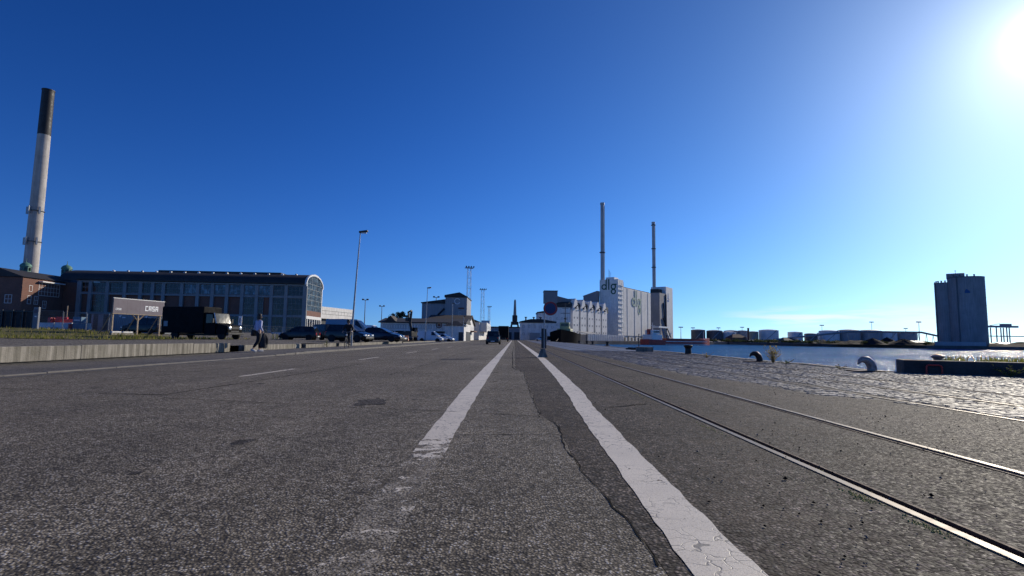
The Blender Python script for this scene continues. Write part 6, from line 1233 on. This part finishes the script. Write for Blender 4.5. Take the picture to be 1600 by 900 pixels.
# cyclist coming along the pavement
cp_ = G(545.5, 544, .1); by = thing('bicycle', 'dark city bicycle ridden along the pavement', 'bicycle', (cp_.x-.1, cp_.y, .095), R(4))
def bwheel(y):
    m = MB(); m.ring(0, 0, .345, .315, -.017, .017, 30); m.v = [(b, a+y, c+.345) for a, b, c in m.v]; o = m.build('wheel', 'tyre', by, smooth=True); m = MB(); m.ring(0, 0, .314, .296, -.012, .012, 30); m.v = [(b, a+y, c+.345) for a, b, c in m.v]; m.build('rim', 'galvanised', o)
    m = MB()
    for k in range(14): a = k*2*math.pi/14; m.tube([(.02*(-1)**k, y, .345), (0, y+.3*math.cos(a), .345+.3*math.sin(a))], .002, 3)
    m.build('spokes', 'galvanised', o)
bwheel(-.53); bwheel(.53)
m = MB(); 
for a, b, r in (((0, .05, .29), (0, .17, .84), .016), ((0, .13, .74), (0, -.36, .82), .016), ((0, .05, .29), (0, -.37, .72), .018), ((0, .05, .29), (0, .53, .345), .011), ((0, .15, .78), (0, .53, .345), .01), ((0, -.36, .88), (0, -.41, .62), .018)): m.tube([a, b], r, 8)
m.build('frame', 'dark_metal', by); m = MB(); m.tube([(-.05, -.53, .345), (-.05, -.43, .64), (.05, -.43, .64), (.05, -.53, .345)], .011, 6); m.build('fork', 'dark_metal', by)
m = MB(); m.tube([(-.29, -.22, 1.03), (-.25, -.32, 1.06), (0, -.38, 1.02), (.25, -.32, 1.06), (.29, -.22, 1.03)], .013, 8); m.tube([(0, -.365, .88), (0, -.38, 1.02)], .013, 8); m.build('handlebar', 'galvanised', by); m = MB(); m.bbox(-.075, .075, .05, .31, .86, .92, .03); m.tube([(0, .17, .83), (0, .175, .88)], .013, 6); m.build('saddle', 'plastic_black', by, smooth=True)
m = MB(); m.tube([(.09, .05, .29), (.09, -.1, .21)], .01, 5); m.tube([(-.09, .05, .29), (-.09, .2, .37)], .01, 5); m.tube([(-.1, .05, .29), (.1, .05, .29)], .015, 6); m.bbox(.08, .2, -.14, -.06, .195, .22, .008); m.bbox(-.2, -.08, .16, .24, .36, .385, .008); m.build('pedal_crank', 'dark_metal', by); m = MB(); m.lathe([(.05, 0), (.06, .05), (.05, .08)], 10, (0, -.44, .8)); m.build('front_lamp', 'lamp_clear', by)
cy = thing('person', 'cyclist in dark clothes riding beside the tall street lamp', 'person', (cp_.x-.1, cp_.y, .095), R(4))
J = {'pel': ((0, .2, 1.0), (.14, .11)), 'wst': ((0, .16, 1.15), (.125, .095)), 'chs': ((0, .08, 1.36), (.16, .11)), 'sho': ((0, .03, 1.49), (.12, .08)), 'nck': ((0, -.01, 1.57), .052), 'hd0': ((0, -.04, 1.64), (.07, .08)), 'hd1': ((0, -.05, 1.735), (.072, .085)),
     'hl': ((.09, .17, .97), .095), 'kl': ((.11, -.2, .66), .064), 'al': ((.12, -.07, .29), .04), 'tl': ((.13, -.18, .235), .033), 'hr': ((-.09, .17, .97), .095), 'kr': ((-.11, -.18, .82), .064), 'ar': ((-.12, .18, .46), .04), 'tr': ((-.13, .08, .41), .033),
     'sl': ((.19, .02, 1.46), .06), 'el': ((.3, -.02, 1.22), .045), 'wl': ((.28, -.19, 1.08), .03), 'sr': ((-.19, .02, 1.46), .06), 'er': ((-.3, -.02, 1.22), .045), 'wr': ((-.28, -.19, 1.08), .03)}
Jb, Eb = dict(J), list(E_); hand(Jb, Eb, 'L', 'wl', (.1, -.9, -.5), (-1, 0, 0), 1); hand(Jb, Eb, 'R', 'wr', (-.1, -.9, -.5), (1, 0, 0), -1)
skin('body', (Jb, Eb), 'skin', cy); head_bits(cy, (0, -.055, 1.705), .1)
T = {k: grow(k, .024) for k in ('chs', 'wst', 'pel', 'sho', 'sl', 'el', 'sr', 'er')}; T['wl'] = ((.28, -.165, 1.095), .042); T['wr'] = ((-.28, -.165, 1.095), .042); T['nc'] = ((0, 0, 1.54), .065)
skin('jacket', (T, [('chs', 'wst'), ('wst', 'pel'), ('chs', 'sho'), ('sho', 'nc'), ('sho', 'sl'), ('sl', 'el'), ('el', 'wl'), ('sho', 'sr'), ('sr', 'er'), ('er', 'wr')]), 'cloth_black', cy)
T = {k: grow(k, .024) for k in ('pel', 'hl', 'kl', 'hr', 'kr')}; T['al'] = ((.12, -.075, .33), .052); T['ar'] = ((-.12, .175, .5), .052)
skin('trousers', (T, [('pel', 'hl'), ('hl', 'kl'), ('kl', 'al'), ('pel', 'hr'), ('hr', 'kr'), ('kr', 'ar')]), 'jacket_navy', cy)
for x, y, z in ((.125, -.12, .222), (-.125, .14, .387)): m = MB(); m.bbox(x-.047, x+.047, y-.14, y+.12, z, z+.09, .03); m.build('shoe', 'plastic_black', cy, smooth=True)
